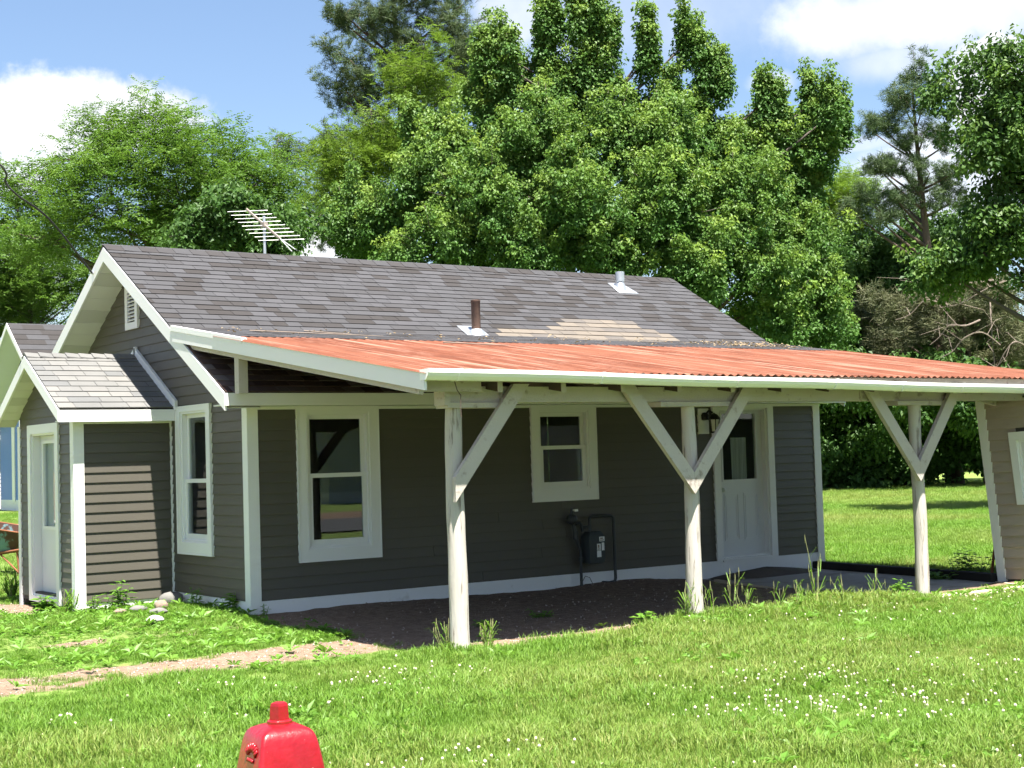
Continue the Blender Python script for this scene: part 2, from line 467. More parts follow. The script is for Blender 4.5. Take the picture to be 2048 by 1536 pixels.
def blocked(x, y):
    """footprints where nothing grows"""
    b = (x > -.03) & (x < 7.8) & (y > 0) & (y < 5.66)
    b |= (x > -1.1) & (x < 0) & (y > 1.84) & (y < 3.75)
    b |= (x > 5.25) & (x < 7.62) & (y > -3.55) & (y < .02)
    b |= (x > 7.2) & (x < 11.6) & (y > -9.2) & (y < -2.9)
    return b

def ground_mat():
    m, t, b, o = principled('lawn_and_bare_soil')
    pos = t.node('ShaderNodeNewGeometry').outputs['Position']
    da = t.node('ShaderNodeAttribute', attribute_name='bare').outputs['Fac']
    n1 = t.noise(pos, 1.3, 6, .65); n2 = t.noise(pos, 14, 5, .7); n3 = t.noise(pos, 60, 3, .7)
    g = t.mix(t.ramp(n1, .3, .7), (.115, .168, .040, 1), (.150, .210, .052, 1))
    g = t.mix(t.math('MULTIPLY', t.ramp(n2, .45, .75), .45), g, (.19, .26, .06, 1))
    s = t.mix(t.ramp(n2, .3, .7), (.130, .088, .060, 1), (.235, .165, .118, 1))
    s = t.mix(t.math('MULTIPLY', t.ramp(n3, .56, .68), .8), s, (.35, .28, .225, 1))
    s = t.mix(t.math('MULTIPLY', t.ramp(t.noise(pos, 90, 2), .60, .68), .6), s, (.055, .042, .034, 1))
    e = t.ramp(t.math('ADD', da, t.math('MULTIPLY', t.math('SUBTRACT', n3, .5), .55)), .30, .62)
    t.set(b.inputs['Base Color'], t.mix(e, g, s))
    b.inputs['Roughness'].default_value = .95; b.inputs['Specular IOR Level'].default_value = .15
    bn = t.node('ShaderNodeBump'); bn.inputs['Strength'].default_value = .7; bn.inputs['Distance'].default_value = .02
    t.set(bn.inputs['Height'], t.noise(pos, 45, 4, .7)); t.l.new(bn.outputs[0], b.inputs['Normal'])
    return m

def axis(lo, hi, step, far):
    mid = list(np.arange(lo, hi + 1e-6, step)); k = step; a, b = [], []
    x = lo
    while x > -far: k *= 1.22; x -= k; a.append(x)
    x = hi; k = step
    while x < far: k *= 1.22; x += k; b.append(x)
    return np.array(a[::-1] + mid + b)
gx, gy = axis(-7, 9.5, .075, 2500), axis(-10, 6.5, .075, 2500)
GX, GY = np.meshgrid(gx, gy, indexing='ij')
GZ = gz(GX, GY)
nx, ny = GX.shape
me = bpy.data.meshes.new('ground')
idx = np.arange(nx * ny).reshape(nx, ny)
quads = np.stack([idx[:-1, :-1], idx[1:, :-1], idx[1:, 1:], idx[:-1, 1:]], -1).reshape(-1, 4)
me.vertices.add(nx * ny); me.vertices.foreach_set('co', (np.stack([GX, GY, GZ], -1).reshape(-1) * S))
me.loops.add(quads.size); me.polygons.add(len(quads))
me.loops.foreach_set('vertex_index', quads.reshape(-1)); me.polygons.foreach_set('loop_start', np.arange(0, quads.size, 4))
me.update(calc_edges=True)
ba = me.attributes.new('bare', 'FLOAT', 'POINT'); ba.data.foreach_set('value', dirt(GX, GY).reshape(-1))
me.materials.append(ground_mat()); me.shade_smooth()
tag(link('ground', me), 'flat mown lawn with worn bare wheel tracks', None, None, 'structure')

# road and drive
rd = MB()
xs = np.linspace(-60, 60, 41)
for a, b in zip(xs[:-1], xs[1:]):
    z0 = [float(max(gz(p, yy) for yy in (-21, -18, -15))) + .03 for p in (a, b)]
    rd.poly([(a, -21, z0[0]), (b, -21, z0[1]), (b, -14.6, z0[1]), (a, -14.6, z0[0])])
tag(rd.build('road', M['road']), 'plain asphalt road in front of the lawn', None, None, 'structure')
dv = MB()
for a in np.arange(-20, 12, 2.0):
    c0, c1 = 27.2 - .12 * (a - 5), 27.2 - .12 * (a + 2 - 5)
    dv.poly([(a, c0 - 1.1, -.12), (a + 2, c1 - 1.1, -.12), (a + 2, c1 + 1.1, -.11), (a, c0 + 1.1, -.11)])
M['drive'] = surf('pale_gravel_drive', (.42, .36, .30), .2, 20, .95)
tag(dv.build('driveway', M['drive']), 'pale gravel drive crossing behind the house', None, None, 'structure')

# ------------------------------------------------------------------ house
SL = .5705                                      # main roof slope
RY, RZ = 2.82, 3.75                             # ridge
zroof = lambda y: RZ - SL * abs(y - RY)
L, HW = 7.763, 5.64
X0, X1 = -.35, 7.93                             # rake planes
YE = -.30                                       # eave
CS = .1577
zcar = lambda y: 1.93 + CS * (y + 3.77)
YI = .928                                       # where the low roof meets the main slope

house = thing('small_house', 'small charcoal grey sided house with grey shingle roof and white trim', 'house', (0, 0, -.15))
LW = lambda a, o, z: (a, -o, z)                 # long wall
GW = lambda a, o, z: (-o, a, z)                 # gable wall
PW = lambda a, o, z: (a, 1.872 - o, z)          # porch front wall
PL = lambda a, o, z: (-1.04 - o, a, z)          # porch door wall

def core(mp, a0, a1, top, zb, openings, thick=.09, brk=()):
    """solid wall behind the siding, with the openings left out"""
    mb = MB()
    bs = sorted({a0, a1, *brk, *[v for o in openings for v in (o[0], o[1])]})
    bs = [b for b in bs if a0 <= b <= a1]
    for p, q in zip(bs[:-1], bs[1:]):
        mid = (p + q) / 2
        cuts = sorted([(o[2], o[3]) for o in openings if o[0] < mid < o[1]])
        z = zb
        for c0, c1 in cuts + [(None, None)]:
            if c0 is None:
                mb.prism([mp(p, -thick, z), mp(q, -thick, z), mp(q, -thick, top(q)), mp(p, -thick, top(p))], [mp(p, 0, z), mp(q, 0, z), mp(q, 0, top(q)), mp(p, 0, top(p))])
            else:
                mb.prism([mp(p, -thick, z), mp(q, -thick, z), mp(q, -thick, c0), mp(p, -thick, c0)], [mp(p, 0, z), mp(q, 0, z), mp(q, 0, c0), mp(p, 0, c0)])
                z = c1
    return mb

def siding(parent, mp, ext, z0, n, lap, openings, mat, proud=.017, name='siding_board', joined=None):
    for k in range(n):
        zb = z0 + k * lap; zt = zb + lap + .006
        e0, e1 = ext(zb), ext(zt)
        if e1[1] - e1[0] < .02: e1 = ((e1[0] + e1[1]) / 2 - .01, (e1[0] + e1[1]) / 2 + .01)
        if e0[1] - e0[0] < .05: break
        iv = [(e0[0], e1[0], e0[1], e1[1])]
        for o in openings:
            if o[2] < zt - .012 and o[3] > zb + .012:
                nv = []
                for (l0, l1, r0, r1) in iv:
                    if o[1] <= l0 or o[0] >= r0: nv.append((l0, l1, r0, r1)); continue
                    if o[0] > l0 + .01: nv.append((l0, min(l1, o[0]), o[0], o[0]))
                    if o[1] < r0 - .01: nv.append((o[1], o[1], r0, max(r1, o[1])))
                iv = nv
        jv = []
        for (l0, l1, r0, r1) in iv:
            if joined is None and r0 - l0 > 3.4:
                c_ = l0 + (r0 - l0) * (.3 + .4 * rng.random()); jv += [(l0, l1, c_ - .0015, c_ - .0015), (c_ + .0015, c_ + .0015, r0, r1)]
            else: jv.append((l0, l1, r0, r1))
        for (l0, l1, r0, r1) in jv:
            mb = joined if joined is not None else MB()
            mb.prism([mp(l0, .0005, zb), mp(l0, proud, zb), mp(l0, proud, zb + .006), mp(l1, .004, zt), mp(l1, .0005, zt)],
                     [mp(r0, .0005, zb), mp(r0, proud, zb), mp(r0, proud, zb + .006), mp(r1, .004, zt), mp(r1, .0005, zt)])
            if joined is None: mb.build(name, mat, parent)

def ring(mb, mp, a0, a1, z0, z1, w, o0, o1, wb=None, wt=None):
    wb = w if wb is None else wb; wt = w if wt is None else wt
    def bx(p, q, s, t): mb.prism([mp(p, o0, s), mp(q, o0, s), mp(q, o0, t), mp(p, o0, t)], [mp(p, o1, s), mp(q, o1, s), mp(q, o1, t), mp(p, o1, t)])
    bx(a0, a0 + w, z0, z1); bx(a1 - w, a1, z0, z1); bx(a0 + w, a1 - w, z0, z0 + wb); bx(a0 + w, a1 - w, z1 - wt, z1)
    return mb

def window(parent, mp, a0, a1, z0, z1, ca, cb, label=None, rail=None, cw=.105, cz=(.115, .06), deep=.085):
    """casing boards > jamb, two sashes and their panes"""
    w_ = ring(MB(), mp, a0, a1, z0, z1, cw, -.01, .034, *cz)
    ob = ring(w_, mp, a0 - .004, a1 + .004, z0 - .012, z1, .012, -.005, .040).build('window', M['white'], parent, label=label)
    i0, i1, j0, j1 = a0 + cw, a1 - cw, z0 + cz[0], z1 - cz[1]
    ring(MB(), mp, i0 - .004, i1 + .004, j0 - .004, j1 + .004, .028, -deep, .018).build('window_jamb', M['white'], ob)
    rail = rail or (j0 + j1) / 2
    ring(MB(), mp, i0 + .024, i1 - .024, rail - .02, j1 - .024, .042, -.062, -.038).build('upper_sash', M['white'], ob)
    ring(MB(), mp, i0 + .024, i1 - .024, j0 + .024, rail + .022, .046, -.036, -.006, .06, .04).build('lower_sash', M['white'], ob)
    MB().prism([mp(i0 + .06, -.052, rail + .02), mp(i1 - .06, -.052, rail + .02), mp(i1 - .06, -.052, j1 - .06), mp(i0 + .06, -.052, j1 - .06)],
               [mp(i0 + .06, -.049, rail + .02), mp(i1 - .06, -.049, rail + .02), mp(i1 - .06, -.049, j1 - .06), mp(i0 + .06, -.049, j1 - .06)]).build('pane', M['glass'], ob)
    MB().prism([mp(i0 + .06, -.024, j0 + .08), mp(i1 - .06, -.024, j0 + .08), mp(i1 - .06, -.024, rail - .015), mp(i0 + .06, -.024, rail - .015)],
               [mp(i0 + .06, -.021, j0 + .08), mp(i1 - .06, -.021, j0 + .08), mp(i1 - .06, -.021, rail - .015), mp(i0 + .06, -.021, rail - .015)]).build('pane', M['glass'], ob)
    return ob, (i0, i1, j0, j1)

W1 = (.50, 1.41, .347, 1.852); W2 = (3.31, 4.20, .812, 1.852); WG = (.822, 1.69, .41, 1.926)
DR = (5.962, 6.963, .0, 1.852)
sh = lambda o, d=.06: (o[0] + d, o[1] - d, o[2] + d, o[3] - d if o[3] > 1.9 else 1.95)
long_open = [sh(W1), sh(W2), (DR[0] + .06, DR[1] - .06, -.02, 1.95)]
hole = lambda o, cw=.105, cz=(.115, .06): (o[0] + cw, o[1] - cw, o[2] + cz[0], o[3] - cz[1])
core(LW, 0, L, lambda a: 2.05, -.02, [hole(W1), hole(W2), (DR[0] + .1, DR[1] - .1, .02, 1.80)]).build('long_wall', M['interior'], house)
siding(house, LW, lambda z: (.085, L - .085), .0, 18, .1016, long_open, M['siding'])
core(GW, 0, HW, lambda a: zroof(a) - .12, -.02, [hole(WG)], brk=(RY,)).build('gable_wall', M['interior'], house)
siding(house, GW, lambda z: (max(.085, RY - (RZ - .13 - z) / SL), min(HW - .085, RY + (RZ - .13 - z) / SL)), .0, 36, .1016,
       [sh(WG), (1.88, 3.66, -.1, 1.80)], M['siding'])
# far walls, ceiling and floor close the house
b = MB(); b.box(.1, 5.3, HW - .09, HW, -.2, 2.05); b.box(6.7, L - .1, HW - .09, HW, -.2, 2.05); b.box(5.3, 6.7, HW - .09, HW, -.2, .6); b.box(5.3, 6.7, HW - .09, HW, 1.75, 2.05)  # gap left in the rear wall lets added daylight reach the room
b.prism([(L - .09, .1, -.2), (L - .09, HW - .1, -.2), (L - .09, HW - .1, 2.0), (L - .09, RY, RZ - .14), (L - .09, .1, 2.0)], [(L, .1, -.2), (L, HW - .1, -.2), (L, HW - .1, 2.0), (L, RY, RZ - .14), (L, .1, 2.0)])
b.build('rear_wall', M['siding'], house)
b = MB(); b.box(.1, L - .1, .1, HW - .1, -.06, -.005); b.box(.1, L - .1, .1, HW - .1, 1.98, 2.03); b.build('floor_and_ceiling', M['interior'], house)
# foundation band
b = MB(); b.box(-.001, L, -.012, .08, -.34, -.003); b.box(-.012, .08, .0, 1.9, -.34, -.004); b.box(-1.03, .0, 1.866, 1.95, -.34, -.06)
b.build('foundation', M['foundation'], house)
# corner boards
def corner(parent, x, y, z0, z1, sx=1, sy=1, w=.09, name='corner_board', mat=None):
    b = MB(); t = .024
    b.box(min(x - sx * t, x + sx * w), max(x - sx * t, x + sx * w), min(y - sy * t, y), max(y - sy * t, y), z0, z1)
    b.box(min(x - sx * t, x), max(x - sx * t, x), min(y + sy * .0005, y + sy * w), max(y + sy * .0005, y + sy * w), z0, z1)
    return b.build(name, mat or M['white'], parent)
corner(house, 0, 0, -.22, 1.90)
corner(house, L, 0, -.3, 1.90, sx=-1)
b = MB(); b.box(-.024, .001, HW - .09, HW + .02, -.2, 1.95); b.build('corner_board', M['white'], house)
b = MB(); b.box(.066, L - .066, -.030, -.001, 1.822, 1.852); b.build('frieze_strip', M['white'], house)

window(house, LW, *W1, 0, 0, 'white double hung window with tall casing', rail=1.17)
window(house, LW, *W2, 0, 0, 'smaller white double hung window', rail=1.385)
window(house, GW, *WG, 0, 0, 'white double hung window in the gable wall', rail=1.15)
# drapes seen through the door glass and gable window
# side door
d = ring(MB(), LW, DR[0], DR[1], .0, 1.852, .10, -.01, .036, .001, .05)
d.box(DR[0] + .1, DR[1] - .1, -.03, .06, -.02, .016)
d = d.build('side_door', M['white'], house, label='white half glazed door under the carport')
ring(MB(), LW, DR[0] + .098, DR[1] - .098, .018, 1.803, .022, -.12, .004).build('door_jamb', M['white'], d)
a0, a1 = DR[0] + .122, DR[1] - .122
s = MB()
gl = (a0 + .10, a1 - .10, .945, 1.74)
for (p, q, z0, z1) in ((a0, gl[0], .04, 1.78), (gl[1], a1, .04, 1.78), (gl[0], gl[1], .04, gl[2]), (gl[0], gl[1], gl[3], 1.78)): s.box(p, q, .062, .10, z0, z1)
slab = s.build('door_slab', M['door'], d)
s = ring(MB(), LW, gl[0] - .02, gl[1] + .02, gl[2] - .02, gl[3] + .02, .022, -.062, -.052)
for (p, q) in ((a0 + .10, (a0 + a1) / 2 - .04), ((a0 + a1) / 2 + .04, a1 - .10)):
    ring(s, LW, p, q, .22, .78, .016, -.062, -.054); ring(s, LW, p + .03, q - .03, .25, .75, .012, -.062, -.057)
s.build('door_panel_moulding', M['door'], d)
MB().box(5.3, 6.7, HW - .05, HW - .046, .6, 1.75).build('added_rear_pane', M['glass'], house)  # unseen rear window, added to light the curtain behind the side door
MB().box(gl[0], gl[1], .078, .082, gl[2], gl[3]).build('door_pane', M['glass'], d)
s = MB(); s.lathe(a0 + .07, .03, [(.0, .80), (.026, .805), (.030, .83), (.022, .852), (.0, .856)], 12); s.box(a0 + .05, a0 + .09, .052, .064, .79, .87); s.build('door_knob', M['alu'], d)
s = MB()
for k in range(13):
    u = k / 12; x = gl[0] + .20 + u * .24
    s.v += [(x, .118 + .014 * math.sin(k * 2.4), .92), (x, .118 + .010 * math.sin(k * 2.4 + 1), 1.45)]
    if k: i = len(s.v); s.f.append((i - 4, i - 2, i - 1, i - 3))
s.build('curtain', M['curtain'], d)

# ------------------------------------------------------------------ roof of the house
roof = MB()
th = .035
def slab_pts(x, ya, yb, off): return (x, ya, zroof(ya) + off), (x, yb, zroof(yb) + off)
for (ya, yb) in ((YE, RY), (RY, HW + .3)):
    A = [(X0, ya, zroof(ya) - .012), (X1, ya, zroof(ya) - .012), (X1, yb, zroof(yb) - .012), (X0, yb, zroof(yb) - .012)]
    roof.prism([(p[0], p[1], p[2] - th) for p in A], A)
roof = roof.build('roof', M['roof_back'], house)
# rear slope shingles, one weathered sheet hidden from the street
b = MB(); b.prism([(X0, RY, RZ - .010), (X1, RY, RZ - .010), (X1, HW + .3, zroof(HW + .3) - .010), (X0, HW + .3, zroof(HW + .3) - .010)],
                  [(X0, RY, RZ + .004), (X1, RY, RZ + .004), (X1, HW + .3, zroof(HW + .3) + .004), (X0, HW + .3, zroof(HW + .3) + .004)])
rs = b.build('rear_slope', M['shingle'], roof)

def shingle_mesh(width, length, tone, mat, thick=.011, name='shingle'):
    b = MB(); g = .0025
    b.prism([(g, 0, 0), (width - g, 0, 0), (width - g, length, -.001), (g, length, -.001)], [(g, 0, thick), (width - g, 0, thick), (width - g, length, .002), (g, length, .002)])
    me_ = b.mesh(name, mat)
    at_ = me_.attributes.new('tone', 'FLOAT', 'POINT'); at_.data.foreach_set('value', [tone] * 8)
    return me_
_sm = {}
def get_sh(wd, ln, tone, mat):
    k = (round(wd, 3), ln, tone, mat.name)
    if k not in _sm: _sm[k] = shingle_mesh(wd, ln, tone, mat)
    return _sm[k]

def lay(parent, x0, x1, y0, z0, slope, n, expo, mat, tone_fn, single, stuff_name, widths=(.17, .22, .28, .33), flip=1, thick=.011):
    """courses of shingles up a slope from (y0, z0); those with single(x,k) are objects, the rest one part"""
    cs, sn = 1 / math.hypot(1, slope), slope / math.hypot(1, slope)
    U = Vector((0, flip * cs, sn)); N = Vector((0, -flip * sn, cs)); XA = Vector((flip, 0, 0))
    if flip < 0: XA = Vector((-1, 0, 0))
    sv, sf, st = [], [], []
    ln = round(expo * 1.16, 4)
    for k in range(n):
        x = x0 - rng.random() * .2
        while x < x1 - .01:
            wd = rng.choice(widths); a, e = max(x, x0), min(x + wd, x1)
            x += wd
            if e - a < .03: continue
            o = Vector((a if flip > 0 else e, y0, z0)) + U * (expo * k) + N * (.0015 + rng.random() * .002)
            tn = tone_fn((a + e) / 2, k)
            if single((a + e) / 2, k):
                base_w = wd
                ob = link('shingle', get_sh(base_w, ln, tn, mat), parent)
                sx = (e - a) / base_w
                mt = Matrix([[XA[i] * sx, U[i], N[i], o[i] * S] for i in range(3)] + [[0, 0, 0, 1]])
                ob.matrix_basis = mt
            else:
                i = len(sv); W_ = e - a
                for (p, q, r_) in ((.002, 0, 0), (W_ - .002, 0, 0), (W_ - .002, ln, -.001), (.002, ln, -.001), (.002, 0, thick), (W_ - .002, 0, thick), (W_ - .002, ln, .002), (.002, ln, .002)):
                    v = o + XA * p + U * q + N * r_; sv.append((v.x, v.y, v.z))
                sf += [(i + 4, i + 5, i + 6, i + 7), (i, i + 1, i + 5, i + 4), (i + 1, i + 2, i + 6, i + 5), (i + 3, i, i + 4, i + 7)]
                st += [tn] * 8
    if sv:
        mb = MB(); mb.v = sv; mb.f = sf
        me_ = mb.mesh(stuff_name, mat)
        a_ = me_.attributes.new('tone', 'FLOAT', 'POINT'); a_.data.foreach_set('value', st)
        ob = link(stuff_name, me_, parent)
        ob['kind'] = 'stuff'

EX = .1235
def tone_main(x, k):
    # tan replacement pieces low on the slope
    if (k == 1 and 3.75 < x < 6.4) or (k == 0 and 3.6 < x < 6.3) or (k == 2 and 4.55 < x < 6.25) or (k == 3 and 4.85 < x < 6.0) or (k == 4 and 4.85 < x < 6.0 and x > 4.9):
        return rng.choice((.90, .95, 1.0, 1.0))
    r_ = rng.random() + .25 * (float(fbm(np.array(x * 1.6), np.array(k * .8))) - .5)
    return (0.0 if r_ < .07 else .1 if r_ < .2 else .35 if r_ < .42 else .45 if r_ < .6 else .6 if r_ < .85 else .75)
nmain = int((RY - YI) * math.hypot(1, SL) / EX) + 1
lay(roof, X0 - .02, X1 + .02, YI, zroof(YI), SL, nmain, EX, M['shingle'], tone_main, lambda x, k: x < 3.05, 'shingle_field')
# low pitch lap strip between main slope and metal
lay(roof, X0 - .01, X1 + .02, -.30, zcar(-.30) + .016, CS, int((YI + .30) / EX) + 1, EX, M['shingle'], lambda x, k: (1.0 if (4.4 < x < 6.3 and k > 6 and rng.random() < .55) else rng.choice((.1, .3, .45, .6, .75, .8))), lambda x, k: False, 'low_pitch_shingle', thick=.0045)
# the old slope still showing below the carport roof
lay(roof, X0 - .01, X1, YE, zroof(YE) + .0, SL, int((YI - YE) * math.hypot(1, SL) / .12) + 1, .12, M['shingle_old'], lambda x, k: rng.choice((.2, .4, .5, .6, .8, 1.0)), lambda x, k: False, 'old_shingle', widths=(.11, .16, .21, .28))
# ridge caps
b = MB(); st = []
x = X0 - .02
while x < X1:
    e = min(x + .30, X1 + .02); z = RZ + .010; hgt = .012
    for sgn in (1, -1):
        b.prism([(x, RY, z), (e, RY, z - .006), (e, RY - sgn * .12, z - .006 - .12 * SL), (x, RY - sgn * .12, z - .12 * SL)], [(x, RY, z + hgt), (e, RY, z + .004), (e, RY - sgn * .12, z + .004 - .12 * SL), (x, RY - sgn * .12, z + hgt - .12 * SL)])
        st += [rng.choice((.1, .2, .3, .45, .45))] * 8
    x += .2
me_ = b.mesh('ridge_cap', M['shingle']); a_ = me_.attributes.new('tone', 'FLOAT', 'POINT'); a_.data.foreach_set('value', st)
link('ridge_cap', me_, roof)
# rake boards, fascia, soffits
def rake(parent, x, y0, y1, zt, h, t=.022, name='rake_board', mat=None):
    b = MB()
    b.prism([(x - t, y0, zt(y0) - h), (x - t, y1, zt(y1) - h), (x - t, y1, zt(y1)), (x - t, y0, zt(y0))], [(x, y0, zt(y0) - h), (x, y1, zt(y1) - h), (x, y1, zt(y1)), (x, y0, zt(y0))])
    return b.build(name, mat or M['white'], parent)
zt = lambda y: zroof(y) - .012
rake(house, X0, YE - .002, RY, zt, .155); rake(house, X0, RY, HW + .3, zt, .155)
rake(house, X1 + .022, YE - .002, RY, zt, .155); rake(house, X1 + .022, RY, HW + .3, zt, .155)
b = MB(); b.box(X0 - .02, X1 + .02, YE - .024, YE - .002, 1.848, 1.965); b.build('eave_fascia', M['white'], house)
b = MB(); b.box(X0, X1, YE, -.002, 1.853, 1.866); b.build('eave_soffit', M['soffit'], house)
b = MB(); b.box(X0 - .02, X1 + .02, HW + .3, HW + .322, 1.848, 1.965); b.build('eave_fascia', M['white'], house)
def soffit_run(parent, x0, x1, ya, yb, zline, n, drop):
    for k in range(n):
        p, q = ya + (yb - ya) * k / n, ya + (yb - ya) * (k + 1) / n
        q2 = q - (yb - ya) / n * .03
        bb = MB()
        bb.prism([(x0, p, zline(p) - drop), (x1, p, zline(p) - drop), (x1, q2, zline(q2) - drop), (x0, q2, zline(q2) - drop)], [(x0, p, zline(p) - drop + .01), (x1, p, zline(p) - drop + .01), (x1, q2, zline(q2) - drop + .01), (x0, q2, zline(q2) - drop + .01)])
        bb.build('soffit_panel', M['soffit_vent'] if k % 3 == 1 else M['soffit'], parent)
soffit_run(house, X0, -.002, RY, HW + .28, zroof, 15, .155)
soffit_run(house, X0, -.002, RY - .002, YE + .01, zroof, 14, .155)
# louvred gable vent
b = ring(MB(), GW, 2.705, 3.075, 2.85, 3.34, .075, .002, .042)
for k in range(8):
    z = 2.945 + k * .041
    b.prism([GW(2.78, .006, z + .026), GW(3.0, .006, z + .026), GW(3.0, .01, z + .030), GW(2.78, .01, z + .030)], [GW(2.78, .036, z - .002), GW(3.0, .036, z - .002), GW(3.0, .038, z + .006), GW(2.78, .038, z + .006)])
b.build('gable_vent', M['white'], house, label='white louvred vent high in the gable')

# stove pipe and vent pipe on the roof
z0 = zroof(1.0)
b = MB(); b.lathe(3.31, .98, [(.052, z0 - .1), (.052, z0 + .36), (.056, z0 + .365), (.056, z0 + .385), (.047, z0 + .387), (.047, z0 + .2)], 20)
b.build('stove_pipe', M['pipe_rust'], house, auto=40, label='short rusty brown stove pipe through the roof')
b = MB(); b.lathe(3.31, .98, [(.115, z0 - .03), (.088, z0 + .03), (.058, z0 + .055), (.054, z0 + .055)], 20)
b.prism([(3.16, .80, zroof(.80) + .012), (3.46, .80, zroof(.80) + .012), (3.46, 1.16, zroof(1.16) + .012), (3.16, 1.16, zroof(1.16) + .012)], [(3.16, .80, zroof(.80) + .016), (3.46, .80, zroof(.80) + .016), (3.46, 1.16, zroof(1.16) + .016), (3.16, 1.16, zroof(1.16) + .016)])
b.build('pipe_flashing', M['galv'], house, auto=40)
z0 = zroof(2.42)
b = MB(); b.lathe(6.66, 2.44, [(.05, z0 - .1), (.05, z0 + .10), (.062, z0 + .105), (.062, z0 + .235), (.055, z0 + .238), (.05, z0 + .15)], 18)
b.build('vent_pipe', M['galv'], house, auto=40, label='short galvanised vent pipe near the ridge')
b = MB(); b.prism([(6.50, 2.27, zroof(2.27) + .012), (6.84, 2.27, zroof(2.27) + .012), (6.80, 2.56, zroof(2.56) + .012), (6.54, 2.56, zroof(2.56) + .012)], [(6.50, 2.27, zroof(2.27) + .018), (6.84, 2.27, zroof(2.27) + .018), (6.80, 2.56, zroof(2.56) + .018), (6.54, 2.56, zroof(2.56) + .018)])
b.lathe(6.66, 2.44, [(.10, z0 - .05), (.055, z0 + .09), (.053, z0 + .09)], 18); b.build('pipe_flashing', M['galv'], house, auto=40)

# ------------------------------------------------------------------ entry porch (part of the house)
PYR, PZR = 2.79, 2.535
PX0 = -1.24
PYE0, PYE1 = 1.72, 3.86
zp = lambda y: PZR - SL * abs(y - PYR)
PD = (2.32, 3.34, -.02, 1.80)
core(PW, -1.04, 0, lambda a: 1.80, -.1, []).build('porch_front_wall', M['interior'], house)
core(PL, 1.872, 3.70, lambda a: zp(a) - .08, -.1, [(PD[0] + .1, PD[1] - .1, .0, 1.70)], brk=(PYR,)).build('porch_door_wall', M['interior'], house)
b = MB(); b.box(-1.03, 0, 3.62, 3.70, -.15, 1.8); b.build('porch_rear_wall', M['siding'], house)
siding(house, PW, lambda z: (-1.04 + .075, -.030), -.055, 19, .1016, [], M['siding'])
siding(house, PL, lambda z: (max(1.872 + .075, PYR - (PZR - .09 - z) / SL), min(3.70 - .06, PYR + (PZR - .09 - z) / SL)), -.055, 26, .1016, [(PD[0] + .05, PD[1] - .05, -.3, 1.76)], M['siding'])
corner(house, -1.04, 1.872, -.2, 1.80, w=.085)
b = MB(); b.box(-.030, -.001, 1.845, 1.871, -.1, 1.79); b.build('inside_corner_strip', M['white'], house)
b = MB(); b.box(-1.064, -1.04, 3.635, 3.72, -.2, 1.80); b.build('corner_board', M['white'], house)
b = MB(); b.box(-1.0, -.03, 1.845, 1.871, 1.765, 1.785); b.build('frieze_strip', M['white'], house)
pd = ring(MB(), PL, PD[0], PD[1], -.1, PD[3], .10, -.01, .034, .06, .10).build('porch_door', M['white'], house, label='pale porch door with a tall glass panel')
ring(MB(), PL, PD[0] + .098, PD[1] - .098, -.04, PD[3] - .098, .02, -.13, .01).build('door_jamb', M['white'], pd)
s = MB(); g0, g1 = PD[0] + .26, PD[1] - .24
for (p, q, z0, z1) in ((PD[0] + .12, g0, -.02, 1.68), (g1, PD[1] - .12, -.02, 1.68), (g0, g1, -.02, .70), (g0, g1, 1.60, 1.68)):
    s.prism([PL(p, -.11, z0), PL(q, -.11, z0), PL(q, -.11, z1), PL(p, -.11, z1)], [PL(p, -.075, z0), PL(q, -.075, z0), PL(q, -.075, z1), PL(p, -.075, z1)])
s.build('door_slab', M['door'], pd)
ring(MB(), PL, g0 - .03, g1 + .03, .67, 1.63, .035, -.078, -.062).build('door_panel_moulding', M['white'], pd)
s = MB(); s.prism([PL(g0, -.096, .7), PL(g1, -.096, .7), PL(g1, -.096, 1.6), PL(g0, -.096, 1.6)], [PL(g0, -.092, .7), PL(g1, -.092, .7), PL(g1, -.092, 1.6), PL(g0, -.092, 1.6)]); s.build('door_pane', M['glass'], pd)
s = MB(); s.box(-.93, -.90, g0 - .1, g1 + .1, .6, 1.7); s.build('curtain', M['curtain'], pd)
# porch roof
b = MB()
for (ya, yb) in ((PYE0, PYR), (PYR, PYE1)):
    A = [(PX0, ya, zp(ya) - .012), (-.003, ya, zp(ya) - .012), (-.003, yb, zp(yb) - .012), (PX0, yb, zp(yb) - .012)]
    b.prism([(p[0], p[1], p[2] - .03) for p in A], A)
proof = b.build('porch_roof', M['roof_back'], house)
tp = lambda x, k: rng.choice((0, .2, .4, .4, .6, .6, .8, 1.0))
lay(proof, PX0 - .015, -.02, PYE0 - .012, zp(PYE0 - .012), SL, 10, .122, M['shingle_porch'], tp, lambda x, k: True, 'porch_shingle', widths=(.19, .23, .28, .33))
lay(proof, PX0 - .015, -.02, PYE1 + .012, zp(PYE1 + .012), SL, 10, .122, M['shingle_porch'], tp, lambda x, k: False, 'porch_shingle_field', flip=-1)
b = MB(); st = []; x = PX0 - .02; i = 0
while x < -.03:
    e = min(x + .17, -.02); z = PZR + .010; lift = .004 * (i % 2)
    for sgn in (1, -1):
        b.prism([(x, PYR, z), (e, PYR, z), (e, PYR - sgn * .085, z - .085 * SL), (x, PYR - sgn * .085, z - .085 * SL)], [(x, PYR, z + .02 + lift), (e, PYR, z + .008), (e, PYR - sgn * .085, z + .008 - .085 * SL), (x, PYR - sgn * .085, z + .02 + lift - .085 * SL)])
        st += [rng.choice((.0, .3, .5, .7))] * 8
    x += .145; i += 1
me_ = b.mesh('ridge_cap', M['shingle_porch']); a_ = me_.attributes.new('tone', 'FLOAT', 'POINT'); a_.data.foreach_set('value', st)
link('ridge_cap', me_, proof)
zt2 = lambda y: zp(y) - .012
